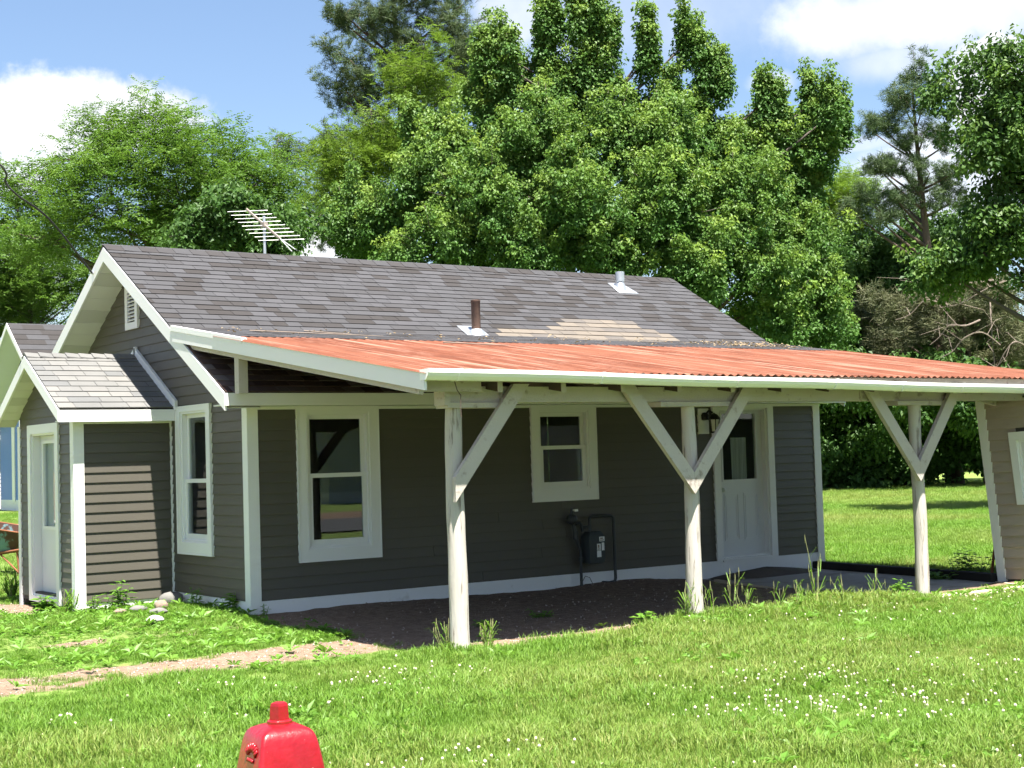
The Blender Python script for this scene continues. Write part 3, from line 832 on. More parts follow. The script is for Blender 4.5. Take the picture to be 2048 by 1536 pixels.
rake(house, PX0, PYE0 - .002, PYR, zt2, .125); rake(house, PX0, PYR, PYE1 + .002, zt2, .125)
b = MB(); b.box(PX0 - .02, -.002, PYE0 - .024, PYE0 - .002, 1.782, 1.902); b.build('porch_fascia', M['white'], house)
b = MB(); b.box(PX0 + .002, -.002, PYE0, 1.871, 1.787, 1.798); b.build('porch_soffit', M['soffit'], house)
soffit_run(house, PX0, -1.042, PYR, PYE1, zp, 8, .125); soffit_run(house, PX0, -1.042, PYR - .002, PYE0 + .01, zp, 8, .125)
for sg in (1, -1):
    b = MB(); y0_, y1_ = PYR + .02 * sg, PYR - sg * 1.13
    b.prism([(-.05, y0_, zp(y0_) + .0), (-.018, y0_, zp(y0_)), (-.018, y0_, zp(y0_) + .12), (-.05, y0_, zp(y0_) + .12)], [(-.05, y1_, zp(y1_)), (-.018, y1_, zp(y1_)), (-.018, y1_, zp(y1_) + .10), (-.05, y1_, zp(y1_) + .10)])
    b.build('wall_flashing', M['white'], house)
# ------------------------------------------------------------------ carport
YB = -3.44
car = thing('carport', 'lean-to carport with rusty red corrugated metal roof on log posts', 'carport', (2.5, -3.44, -.15))
def log_post(x, yb, zb, ztop, r0, r1, lean):
    pts, rad = [], []
    n = 12
    for k in range(n + 1):
        u = k / n
        pts.append((x + lean * (1 - u) + .006 * math.sin(7 * u + x), yb + .004 * math.sin(9 * u), zb + (ztop - zb) * u))
        rad.append(r0 + (r1 - r0) * u + .0022 * math.sin(23 * u + x * 3))
    return MB().tube(pts, rad, 18)
for (x, r0, r1, ln) in ((.10, .078, .064, .0), (2.505, .072, .060, .012), (5.46, .067, .059, .012)):
    log_post(x, YB, float(gz(x, YB)) - .12, 1.682, r0, r1, ln).build('post', M['post'], car, auto=60)
# built-up beam and bearing plates
b = MB(); b.box(.02, 7.28, YB - .055, YB - .012, 1.722, 1.846); b.build('beam', M['white_old'], car)
b = MB(); b.box(.0, 7.28, YB + .012, YB + .055, 1.722, 1.846); b.build('beam', M['white_old'], car)
for (p, q) in ((.0, .58), (2.13, 3.02), (5.12, 5.99)):
    b = MB(); b.box(p, q, YB - .085, YB + .085, 1.680, 1.720); b.build('bearing_plate', M['white_old'], car)
for x in (.50, 1.90, 3.05, 4.62):
    b = MB(); b.box(x, x + .022, YB - .066, YB - .056, 1.724, 1.844); b.build('beam_cleat', M['white_old'], car)
b = MB(); b.box(-.03, .018, YB - .09, YB + .06, 1.70, 1.90); b.build('beam_end_block', M['white_old'], car)
def brace(xt, xb, zb, zt_=1.862, w_=.118):
    """diagonal board given by its lower edge; the foot is cut plumb at xb, the head level at zt_"""
    y1, y0 = YB - .088, YB - .132
    d = np.array([xt - xb, zt_ - zb]); d /= np.linalg.norm(d); n = np.array([-d[1], d[0]])
    if n[1] < 0: n = -n
    o = np.array([xb, zb]) + n * w_
    foot = o + d * ((xb - o[0]) / d[0]); head = o + d * ((zt_ - o[1]) / d[1])
    poly = [(xt, zt_), (xb, zb), tuple(foot), tuple(head)]
    MB().prism([(p[0], y0, p[1]) for p in poly], [(p[0], y1, p[1]) for p in poly]).build('brace', M['white_old'], car)
brace(.735, .02, .965)
brace(1.655, 2.438, .935); brace(3.215, 2.440, .935)
brace(4.605, 5.352, .945); brace(6.045, 5.354, .945)
# rafters
zu = lambda y: zcar(y) - .022
for k in range(-2, 12):
    x = 1.0 + .6096 * k
    if k == -2: x = -.315
    if x > 7.9: continue
    y0_, y1_ = -3.66, .72
    zz0, zz1 = zu(y0_), zu(y1_)
    b = MB(); h = .128 if k > -2 else .15
    b.prism([(x - .02, y0_, zz0 - h), (x - .02, y1_, zz1 - h), (x - .02, y1_, zz1), (x - .02, y0_, zz0)], [(x + .02, y0_, zz0 - h), (x + .02, y1_, zz1 - h), (x + .02, y1_, zz1), (x + .02, y0_, zz0)])
    b.build('rafter', M['wood_dark'] if k > -2 else M['white_old'], car)
    if k > -2: b = MB(); b.box(x - .022, x + .022, y0_ - .008, y0_ - .0005, zz0 - h - .003, zz0); b.build('rafter_tail_end', M['white_old'], car)
b = MB(); b.box(-.30, .26, -3.60, -3.56, 1.80, 1.875); b.build('tail_block', M['white_old'], car)
for k in range(5):
    y = -3.45 + k * .85; b = MB(); b.box(X0 + .02, 7.96, y - .04, y + .04, zcar(y) - .0215, zcar(y) - .002); b.build('purlin', M['wood_dark'], car)
# short prop between the old roof and the low roof
b = MB(); b.box(-.325, -.235, -.52, -.43, zroof(-.3) - .02, zu(-.47) - .06); b.build('prop', M['white_old'], car)
b = MB(); b.box(-.325, -.235, -.42, -.33, zroof(-.3) - .01, zu(-.3) - .05)
# barge boards along both ends, eave fascia behind the gutter
def barge(x0, x1, y0, y1, top, h):
    b = MB(); b.prism([(x0, y0, top(y0) - h), (x0, y1, top(y1) - h), (x0, y1, top(y1)), (x0, y0, top(y0))], [(x1, y0, top(y0) - h), (x1, y1, top(y1) - h), (x1, y1, top(y1)), (x1, y0, top(y0))])
    return b.build('barge_board', M['white'], car)
barge(X0 - .028, X0 - .004, -3.80, .90, lambda y: zcar(y) + .002, .128)
barge(7.985, 8.01, -3.80, .60, lambda y: zcar(y) - .004, .11)
b = MB(); b.prism([(X0 - .034, -.72, zcar(-.72) - .02), (X0 - .034, .93, zcar(.93) - .02), (X0 - .034, .93, zcar(.93) + .030), (X0 - .034, -.72, zcar(-.72) + .030)], [(X0 + .02, -.72, zcar(-.72) - .02), (X0 + .02, .93, zcar(.93) - .02), (X0 + .02, .93, zcar(.93) + .030), (X0 + .02, -.72, zcar(-.72) + .030)])
b.build('drip_edge', M['white'], car)
b = MB(); b.box(X0, 8.0, -3.745, -3.72, 1.868, 1.925); b.build('fascia', M['white_old'], car)
b = MB(); b.prism([(X0, -.22, zcar(-.22) - .016), (8.0, -.22, zcar(-.22) - .016), (8.0, .93, zcar(.93) - .016), (X0, .93, zcar(.93) - .016)], [(X0, -.22, zcar(-.22) - .002), (8.0, -.22, zcar(-.22) - .002), (8.0, .93, zcar(.93) - .002), (X0, .93, zcar(.93) - .002)]); b.build('roof_deck', M['wood_dark'], car)
# corrugated sheets
PIT = .088; AMP = .0095
x = X0 - .04; i = 0
while x < 7.98:
    wd = 7.25 * PIT; e = min(x + wd, 8.0)
    b = MB(); n = int(round((e - x) / PIT * 8)); rows = [-3.835 - .012 * rng.random(), -2.6, -1.4, -.1]
    lift = .0025 * (i % 2)
    for y in rows:
        wob = .004 * math.sin(y * 2 + i)
        for k in range(n + 1):
            xx = x + (e - x) * k / n
            b.v.append((xx, y, zcar(y) + .010 + lift + AMP * math.cos((xx - X0) / PIT * 2 * math.pi) + wob * .3 + (.02 * rng.random() if (y < -3.8 and k > n - 6 and i % 4 == 2) else 0)))
    for r_ in range(len(rows) - 1):
        for k in range(n): o = r_ * (n + 1) + k; b.f.append((o, o + 1, o + n + 2, o + n + 1))
    sh_o = b.build('metal_sheet', M['metal_roof'], car, smooth=True)
    x += 7 * PIT; i += 1
# gutter, sagging to the right
zg = lambda x: 1.958 - .0142 * (x - X0) + .004 * math.sin(x * 2.1)
prof = [(-3.75, -.004), (-3.75, -.082), (-3.83, -.082), (-3.858, -.055), (-3.872, -.03), (-3.872, 0), (-3.864, 0), (-3.864, -.028), (-3.85, -.05), (-3.826, -.076), (-3.756, -.076), (-3.756, -.004)]
b = MB(); xs = np.linspace(X0 - .03, 8.02, 22)
b.loft([[(xx, p[0], zg(xx) + p[1]) for p in prof] for xx in xs])
gut = b.build('gutter', M['gutter'], car)
for xx in (X0 - .032, 8.02):
    b = MB(); b.prism([(xx, p[0], zg(xx) + p[1]) for p in prof[:6]], [(xx + .006, p[0], zg(xx) + p[1]) for p in prof[:6]]); sub_o = b.build('gutter_end_cap', M['gutter'], car)
for xx in (-.10, 1.25, 2.72, 3.92, 4.82, 5.68, 6.9):
    b = MB(); q = [(p[0] + (-.006 if p[0] < -3.8 else .0), p[1] + (-.005 if p[1] < -.07 else .004 if p[1] > -.01 else 0)) for p in prof[:6]]
    b.prism([(xx - .014, p[0], zg(xx) + p[1]) for p in q], [(xx + .014, p[0], zg(xx) + p[1]) for p in q]); b.build('gutter_bracket', M['gutter'], car)
b = MB(); b.tube([(-.10, -3.78, 1.87), (-.085, -3.79, 1.80), (-.06, -3.80, 1.76), (-.065, -3.80, 1.66), (-.06, -3.80, 1.60)], .004, 5); b.build('loose_wire', M['wood_dark'], car)

# ------------------------------------------------------------------ gas meter, lantern, antenna, cable
gm = thing('gas_meter', 'dark grey gas meter with pipes and small paper labels on the wall', 'gas meter', (4.0, -.1, -.13))
YM = -.115
b = MB(); b.tube([(3.86, YM, -.22), (3.86, YM, .26), (3.845, YM, .30), (3.80, YM, .40)], .017, 10); b.tube([(3.86, YM, .14), (3.86, YM, .18)], .026, 10)
b.build('riser_pipe', M['steel_dark'], gm, auto=50)
b = MB(); b.tube([(3.80, YM, .38), (3.80, YM, .47)], .030, 10); b.tube([(3.79, YM, .45), (3.77, YM, .56)], .022, 10); b.lathe(3.755, YM, [(.02, .54), (.06, .57), (.065, .60), (.05, .64), (.02, .66), (.018, .72), (.0, .725)], 14)
b.build('regulator', M['steel_dark'], gm, auto=50)
b = MB(); b.box(3.745, 3.79, YM - .072, YM - .066, .685, .71); b.box(3.757, 3.778, YM - .066, YM, .69, .705); b.build('regulator_tag', M['label'], gm)
b = MB(); b.tube([(3.80, YM, .54), (3.86, YM, .56), (3.885, YM, .53), (3.90, YM, .46)], .016, 8); b.tube([(3.90, YM, .51), (4.0, YM, .51)], .014, 8); b.tube([(4.0, YM, .44), (4.0, YM, .60), (4.02, YM, .62), (4.30, YM, .615), (4.335, YM, .59), (4.34, YM, -.08), (4.325, YM, -.115), (4.25, YM, -.125), (4.235, YM + .11, -.125)], .018, 10)
b.build('meter_pipework', M['steel_dark'], gm, auto=50)
b = MB(); r_ = []
for (z, hw, hd) in ((.10, .07, .05), (.115, .105, .072), (.30, .118, .082), (.40, .112, .078), (.455, .075, .05)):
    r_.append([(4.03 + hw * max(-1, min(1, 1.35 * math.cos(t))), YM - .01 + hd * max(-1, min(1, 1.35 * math.sin(t))), z) for t in [2 * math.pi * j / 16 for j in range(16)]])
b.loft(r_); b.build('meter_body', M['meter'], gm, auto=35)
yl = YM - .01 - .084
for (p, q, z0, z1, mk) in ((4.055, 4.125, .345, .395, 1), (4.02, 4.07, .25, .32, 1), (4.02, 4.075, .175, .245, 0), (4.085, 4.12, .245, .33, 0)):
    b = MB(); b.box(p, q, yl, yl + .02, z0, z1); lb = b.build('paper_label', M['label'], gm)
    if mk:
        b = MB(); b.box(p + .006, q - .012, yl - .002, yl, z0 + .008, z0 + .018); b.box(p + .01, q - .02, yl - .002, yl, z0 + .026, z1 - .010); o = b.build('label_print', M['label_mark'], gm)
b = MB(); b.tube([(3.88, YM + .02, -.10), (3.93, YM + .02, -.03), (3.99, YM + .02, -.05), (4.03, YM + .02, -.12)], .004, 5); b.box(3.95, 4.04, YM - .02, YM + .06, -.17, -.12); b.build('ground_wire', M['wood_dark'], gm)

wl = thing('wall_lantern', 'black outdoor lantern with pale glass beside the side door', 'lamp', (5.86, 0, 1.6))
b = MB(); b.box(5.74, 5.90, -.032, -.001, 1.50, 1.80); b.build('mounting_block', M['white'], wl)
b = MB(); b.lathe(5.83, -.04, [(.0, 1.66), (.045, 1.665), (.05, 1.72), (.03, 1.75), (.0, 1.755)], 14); b.tube([(5.83, -.04, 1.72), (5.84, -.10, 1.77), (5.86, -.15, 1.745)], .012, 8)
b.lathe(5.87, -.16, [(.075, 1.665), (.07, 1.685), (.035, 1.725), (.012, 1.735), (.0, 1.75)], 12)
for k in range(6):
    t = math.pi / 3 * k; b.tube([(5.87 + .062 * math.cos(t), -.16 + .062 * math.sin(t), 1.67), (5.87 + .046 * math.cos(t), -.16 + .046 * math.sin(t), 1.52)], .006, 5)
b.lathe(5.87, -.16, [(.0, 1.505), (.052, 1.508), (.055, 1.525), (.0, 1.526)], 12)
b.build('lantern_frame', M['black'], wl, auto=40)
b = MB(); b.lathe(5.87, -.16, [(.042, 1.525), (.058, 1.668)], 6); b.build('lantern_glass', M['lamp_glass'], wl)

an = thing('tv_antenna', 'old metal television antenna on a mast behind the ridge', 'antenna', (2.6, 4.6, 2.6))
ya = 4.6
P_ = lambda px, py: at(px, py, Y=ya)
m0 = P_(528, 432); m1 = np.array([m0[0] + .0, ya, zroof(ya) - .05])
b = MB(); b.tube([tuple(m1), tuple(m0)], .019, 8); b.build('mast', M['galv'], an)
bA, bB = at(493, 418, Y=ya + .35), at(560, 477, Y=ya - .35)
b = MB(); b.bar(tuple(bA), tuple(bB), .022, .022); b.build('boom', M['boom'], an)
b = MB(); b.box(m0[0] - .03, m0[0] + .03, ya - .05, ya + .05, P_(528, 450)[2] - .03, P_(528, 450)[2] + .03); b.build('mast_clamp', M['boom'], an)
for k in range(9):
    u = .02 + k / 8 * .96; c = bA + (bB - bA) * u
    dD = (c - CAM) @ FW; cx_ = 494 + 66 * u + (4 if k > 6 else 0); cy_ = 421 + 60 * u
    hl = 40 + 6 * u
    b = MB(); b.tube([at(cx_ - hl, cy_ + 1.5, D=dD), at(cx_ + hl, cy_ - 1.5, D=dD)], .0045, 6); b.build('element', M['alu'], an)
for (ex, ey) in ((584, 503), (591, 499)):
    b = MB(); b.tube([bB, at(ex, ey, Y=ya - .8)], .007, 6); b.build('dipole_rod', M['alu'], an)

e0 = np.array([X0 - .03, RY + .32, zroof(RY + .32) - .08]); e1 = np.array([-9.5, 6.0, 7.2])
mid = at(100, 440, D=15.6)
def arc(pts, n=40):
    pts = [np.array(p, float) for p in pts]; out = []
    for k in range(len(pts) - 1):
        p0 = pts[max(k - 1, 0)]; p1 = pts[k]; p2 = pts[k + 1]; p3 = pts[min(k + 2, len(pts) - 1)]
        for i in range(n // (len(pts) - 1)):
            t = i / (n // (len(pts) - 1)); out.append(.5 * ((2 * p1) + (-p0 + p2) * t + (2 * p0 - 5 * p1 + 4 * p2 - p3) * t * t + (-p0 + 3 * p1 - 3 * p2 + p3) * t ** 3))
    out.append(pts[-1]); return [tuple(p) for p in out]
pole_top = np.array([-12.0, 6.0, 6.6])
pts = arc([e0, mid, at(34, 390, D=15.2), at(11, 364, D=15.1), at(13, 350, D=15.05), at(3, 332, D=15.0), at(-25, 312, D=14.95)], 60) + [tuple(pole_top)]
cb = thing('service_cable', 'black overhead service cable running down to the gable peak', 'cable', tuple(e0))
MB().tube(pts, .011, 6).build('cable', M['cable'], cb)
b = MB(); b.tube([tuple(e0 + np.array([.02, 0, .04])), tuple(e0), tuple(e0 + np.array([-.03, 0, .02]))], .018, 6); b.build('insulator', M['galv'], cb)
up_ = thing('utility_pole', 'brown wooden utility pole carrying the service cable', 'pole', (-12.0, 6.0, -.2))
MB().tube([(-12.0, 6.0, -.6), (-12.0, 6.0, 7.0)], [.14, .10], 12).build('pole', M['bark'], up_)
b = MB(); b.bar((-12.8, 6.0, 6.6), (-11.2, 6.0, 6.6), .09, .1); b.build('crossarm', M['bark'], up_)

# ------------------------------------------------------------------ pad, timbers, boards, soil pile
b = MB()
edge = [(5.58, -.015), (5.52, -.45), (5.24, -1.3), (5.20, -1.75), (5.20, -2.3), (4.95, -3.0), (4.9, -3.62), (7.60, -3.62), (7.60, -.015)]
b.prism([(x, y, -.34) for x, y in edge], [(x, y, -.196) for x, y in edge])
tag(b.build('parking_pad', M['asphalt']), 'dark asphalt pad under the carport', None, None, 'structure')
def timber(p, q, w_, h, label, name='edging_timber', mat='timber_black', cat='timber', z=-.196):
    b = MB(); b.bar((p[0], p[1], z + h / 2 - .012), (q[0], q[1], z + h / 2 - .012), w_, h)
    return tag(b.build(name, M[mat]), label, cat)
timber((7.62, .02), (7.40, -2.05), .09, .10, 'black timber edging along the pad by the lawn')
timber((7.42, -2.12), (7.28, -2.92), .12, .10, 'short black timber beneath the leafy bush')
timber((4.98, -3.70), (7.2, -3.74), .12, .05, 'pale board along the front edge of the pad', 'edge_board', 'wood_plank', 'board', -.185)
timber((7.20, -3.0), (6.90, -3.62), .04, .03, 'thin pale lath on the pad beside the leaning garage', 'lath', 'wood_plank', 'board')
timber((5.56, -.42), (5.19, -1.80), .05, .035, 'thin weathered lath along the broken pad edge', 'lath', 'wood_plank', 'board', -.190)
b = MB(); n = 22; rings = []
for k in range(7):
    u = k / 6; rr = math.cos(u * math.pi / 2)
    rings.append([(6.55 + .85 * (rr + .02) * math.cos(2 * math.pi * j / n) * (1 + .12 * math.sin(3 * j)), -.22 + .26 * (rr + .02) * math.sin(2 * math.pi * j / n) * (1 + .1 * math.cos(5 * j)), -.21 + .105 * u * (1 + .1 * math.sin(j * 2.1))) for j in range(n)])
b.loft(rings); tag(b.build('soil_pile', M['dirt_pile'], smooth=True), 'low heap of dark soil below the side door', 'soil pile')

# ------------------------------------------------------------------ leaning old garage
gar = thing('old_garage', 'leaning old tan garage with wooden lap siding', 'garage', (7.3, -2.98, -.2))
GLX = .075                                      # lean towards -x per metre of height
GLR = .040                                      # siding tilt along y
def GG(a, o, z):                                # a runs from the far corner towards the street
    return (7.30 - o - GLX * (z + .2), -2.98 - a + GLR * (z + .2), z + GLR * a)
b = MB()
b.prism([GG(0, 0, -.25), GG(6.0, 0, -.5), GG(6.0, 0, 1.60), GG(0, 0, 1.76)], [(p[0] + 3.6, p[1], p[2]) for p in (GG(0, 0, -.25), GG(6.0, 0, -.5), GG(6.0, 0, 1.60), GG(0, 0, 1.76))])
b.build('garage_wall', M['interior'], gar)
siding(gar, GG, lambda z: (.085, 6.0), -.16, 17, .113, [(.42, 1.1, .66, 1.36)], M['siding_tan'], proud=.03)
b = MB(); b.prism([GG(-.02, .0, -.30), GG(.085, .0, -.30), GG(.085, .030, -.30), GG(-.02, .030, -.30)], [GG(-.02, .0, 1.74), GG(.085, .0, 1.74), GG(.085, .030, 1.74), GG(-.02, .030, 1.74)]); b.build('corner_board', M['white'], gar)
gw = ring(MB(), GG, .355, 1.18, .62, 1.38, .085, -.01, .05, .06, .085).build('garage_window', M['white'], gar)
ring(MB(), GG, .435, 1.10, .675, 1.30, .03, -.05, .02).build('window_sash', M['white'], gw)
b = MB(); b.prism([GG(.45, .006, .69), GG(1.09, .006, .69), GG(1.09, .006, 1.29), GG(.45, .006, 1.29)], [GG(.45, .01, .69), GG(1.09, .01, .69), GG(1.09, .01, 1.29), GG(.45, .01, 1.29)]); b.build('pane', M['curtain'], gw)
b = MB(); b.prism([GG(-.1, .06, 1.745), GG(6.1, .06, 1.585), GG(6.1, .06, 1.605), GG(-.1, .06, 1.765)], [(p[0] + 3.75, p[1], p[2]) for p in (GG(-.1, .06, 1.745), GG(6.1, .06, 1.585), GG(6.1, .06, 1.605), GG(-.1, .06, 1.765))]); b.build('garage_roof', M['roof_back'], gar)
b = MB(); b.bar((6.0, -3.52, 1.795), (7.22, -3.10, 1.70), .03, .05); b.build('loose_board', M['white_old'], gar)
st_ = MB(); st_.bar(tuple(at(1985, 1132, Y=-2.80)), tuple(at(1993, 1066, Y=-2.80)), .022, .022, (1, 0, 0)); p = at(1982, 1165, Y=-2.78); st_.bar((p[0], p[1], float(gz(p[0], p[1])) - .05), tuple(at(1985.3, 1130, Y=-2.80)), .022, .022, (1, 0, 0))
tag(st_.build('stake', M['rust']), 'reddish stick leaning on the garage corner', 'stake')

# ------------------------------------------------------------------ hydrant
hx, hy = -4.435, -9.625
hyd = thing('fire_hydrant', 'glossy red fire hydrant with tapered square bonnet', 'hydrant', (hx, hy, -.17))
phi = math.radians(YAW - 90 + 27 + 2)
def rsq(h, z, rr=.30, n=8, dz=0):
    """rounded square ring, half side h"""
    out = []; r = h * rr
    for q, (sx, sy) in enumerate(((1, 1), (-1, 1), (-1, -1), (1, -1))):
        for k in range(n):
            t = math.pi / 2 * (q + k / (n - 1)); x, y = sx * (h - r) + r * math.cos(t), sy * (h - r) + r * math.sin(t)
            out.append((hx + x * math.cos(phi) - y * math.sin(phi), hy + x * math.sin(phi) + y * math.cos(phi), z))
    return out
b = MB(); b.loft([rsq(.100, .40, .4), rsq(.098, .43, .34), rsq(.092, .50, .20), rsq(.0865, .545, .16), rsq(.080, .583, .15), rsq(.0735, .615, .14), rsq(.069, .630, .14), rsq(.0645, .6395, .16), rsq(.058, .6465, .2), rsq(.044, .6535, .36), rsq(.032, .6575, .7), rsq(.0, .661, .9)])
b.build('bonnet', M['red'], hyd, smooth=True)
b = MB(); n5 = lambda r, z: [(hx + r * math.cos(phi + .5 + 2 * math.pi * j / 5), hy + r * math.sin(phi + .5 + 2 * math.pi * j / 5), z) for j in range(5)]
b.lathe(hx, hy, [(.031, .655), (.031, .664), (.026, .667)], 16)
b.loft([n5(.0255, .660), n5(.0225, .70), n5(.0205, .7065), n5(.015, .7085)]); b.build('operating_nut', M['red'], hyd)
# cast raised marks on the left face
def face(u, v, o):
    """left visible face: u along, v height, o outwards"""
    h = np.interp(v, [.545, .583, .615, .638], [.0865, .080, .0735, .065]) + o
    x, y = -h, u - .018
    return (hx + x * math.cos(phi) - y * math.sin(phi), hy + x * math.sin(phi) + y * math.cos(phi), v)
b = MB()
for k in range(7):
    a = math.pi * (.10 + .80 * k / 6); u0, v0 = -.036 * math.cos(a), .600 + .020 * math.sin(a)
    u1, v1 = -.027 * math.cos(a), .586 + .014 * math.sin(a)
    b.tube([face(u0, v0, .001), face((u0 + u1) / 2 + .002, (v0 + v1) / 2, .0045), face(u1, v1, .001)], .0036, 6)
for k in range(5): b.tube([face(-.016 + .008 * k, .584, .002), face(-.014 + .008 * k, .576, .003)], .003, 6)
b.build('cast_lettering', M['red'], hyd, smooth=True)
b = MB(); b.lathe(hx, hy, [(.125, -.20), (.125, -.13), (.088, -.125), (.088, .08), (.12, .085), (.12, .115), (.088, .12), (.090, .36), (.118, .365), (.118, .405), (.098, .41)], 28); b.build('barrel', M['red'], hyd, auto=40)
for k in range(8):
    t = 2 * math.pi * k / 8; MB().lathe(hx + .105 * math.cos(t), hy + .105 * math.sin(t), [(.010, .355), (.010, .42), (.0, .425)], 6).build('bolt', M['red'], hyd)
for (ang, rr, zc_) in ((phi + math.pi, .045, .50), (phi, .045, .27), (phi - math.pi / 2, .06, .24)):
    b = MB(); dx, dy = math.cos(ang), math.sin(ang)
    zz = zc_ if zc_ < .4 else .285
    b.tube([(hx + dx * .07, hy + dy * .07, zz), (hx + dx * .12, hy + dy * .12, zz), (hx + dx * .121, hy + dy * .121, zz), (hx + dx * .16, hy + dy * .16, zz), (hx + dx * .168, hy + dy * .168, zz)], [rr * .8, rr * .8, rr * 1.1, rr * 1.1, rr * .8], 18)
    b.tube([(hx + dx * .165, hy + dy * .165, zz), (hx + dx * .195, hy + dy * .195, zz)], rr * .42, 5); b.build('nozzle_cap', M['red'], hyd, auto=40)
p = at(489, 1541, D=3.63); b = MB(); b.lathe(p[0], p[1], [(.0, p[2] - .05), (.018, p[2] - .045), (.019, p[2] + .006), (.012, p[2] + .013), (.0, p[2] + .015)], 14); b.tube([(p[0], p[1], p[2] - .03), (hx, hy, p[2] - .03)], .012, 10); b.build('side_lug', M['red'], hyd, auto=40)

# ------------------------------------------------------------------ wheelbarrow
wbx, wby = at(20, 1146, Z=-.15)[:2]
wb = thing('wheelbarrow', 'old rusty teal wheelbarrow standing behind the porch', 'wheelbarrow', (wbx, wby, -.16))
ca, sa = math.cos(math.radians(125)), math.sin(math.radians(125))
def WB(u, v, z): u, v, z = u * 1.15, v * 1.15, z * 1.2; return (wbx + u * ca - v * sa, wby + u * sa + v * ca, -.16 + z)
b = MB(); top = [(-.42, -.30, .50), (.50, -.32, .62), (.50, .32, .62), (-.42, .30, .50)]; bot = [(-.22, -.20, .27), (.22, -.20, .24), (.22, .20, .24), (-.22, .20, .27)]
b.loft([[WB(*p) for p in bot], [WB(*p) for p in top], [WB(p[0] * .97, p[1] * .96, p[2]) for p in top], [WB(p[0] * .96, p[1] * .94, p[2] + .02) for p in bot]]); b.build('tray', M['barrow'], wb)
b = MB(); b.tube([WB(*p) for p in top + top[:1]], .012, 6); b.build('tray_rim', M['rust'], wb)
for s_ in (-1, 1):
    b = MB(); b.tube([WB(.62, .05 * s_, .18), WB(.2, .18 * s_, .24), WB(-.35, .26 * s_, .30), WB(-.85, .30 * s_, .42)], .018, 7); b.build('handle', M['rust'], wb)
    b = MB(); b.tube([WB(-.30, .24 * s_, .30), WB(-.34, .24 * s_, -.02)], .017, 6); b.tube([WB(-.34, .24 * s_, .02), WB(-.02, .21 * s_, .25)], .012, 6); b.build('leg', M['rust'], wb)
b = MB(); b.tube([WB(-.33, -.24, .10), WB(-.33, .24, .10)], .012, 6); b.build('crossbar', M['rust'], wb)
b = MB(); b.tube([WB(.62 + .15 * math.cos(t), 0, .18 + .15 * math.sin(t)) for t in np.linspace(0, 2 * math.pi, 19)], .035, 8, cap=False)
wh = b.build('wheel', M['rubber'], wb)
b = MB(); b.tube([WB(.62, -.05, .18), WB(.62, .05, .18)], .03, 8)
for t in np.linspace(0, math.pi, 4)[:3]: b.tube([WB(.62 + .14 * math.cos(t), 0, .18 + .14 * math.sin(t)), WB(.62 - .14 * math.cos(t), 0, .18 - .14 * math.sin(t))], .008, 5)
o = b.build('hub', M['rust'], wb)

# ------------------------------------------------------------------ stones by the porch
def stone(px, py, r, mat, label, fl=.6, group=None):
    p = at(px, py, Z=-.10); z = float(gz(p[0], p[1])) + .03; r *= 1.25
    b = MB(); rg = random.Random(px * 7 + py); n = 10; rings = []
    ph = [rg.random() * 6 for _ in range(3)]
    for k in range(7):
        la = -math.pi / 2 + math.pi * k / 6
        rings.append([(p[0] + r * max(.05, math.cos(la)) * math.cos(2 * math.pi * j / n) * (1 + .22 * math.sin(2 * math.pi * j / n * 2 + ph[0]) + .1 * math.sin(k + ph[1])), p[1] + .8 * r * max(.05, math.cos(la)) * math.sin(2 * math.pi * j / n) * (1 + .15 * math.sin(j * 1.9 + ph[2])), z + r * fl * (.35 + math.sin(la) * (1 + .1 * math.sin(j + ph[1])))) for j in range(n)])
    b.loft(rings); o = b.build('stone', M[mat], auto=55)
    tag(o, label, 'stone', group)
ST = 'loose stones by the porch corner'
stone(325, 1198, .12, 'stone_a', 'large pinkish fieldstone against the grey house wall', group=ST)
stone(343, 1207, .10, 'stone_b', 'large grey fieldstone against the white foundation', group=ST)
stone(262, 1203, .10, 'stone_a', 'pinkish stone half hidden by the leafy weed', .45, ST)
stone(322, 1219, .075, 'stone_a', 'small rounded tan stone in the rock pile', group=ST)
stone(277, 1224, .06, 'stone_b', 'small reddish grey stone in the clover', .5, ST)
stone(316, 1229, .07, 'stone_b', 'small flat grey stone at the foot of the rock pile', .4, ST)
stone(240, 1226, .045, 'stone_a', 'tiny pink pebble at the edge of the rock pile', .5, ST)
stone(310, 1243, .075, 'stone_w', 'bright white stone lying alone in the lawn', .4, ST)

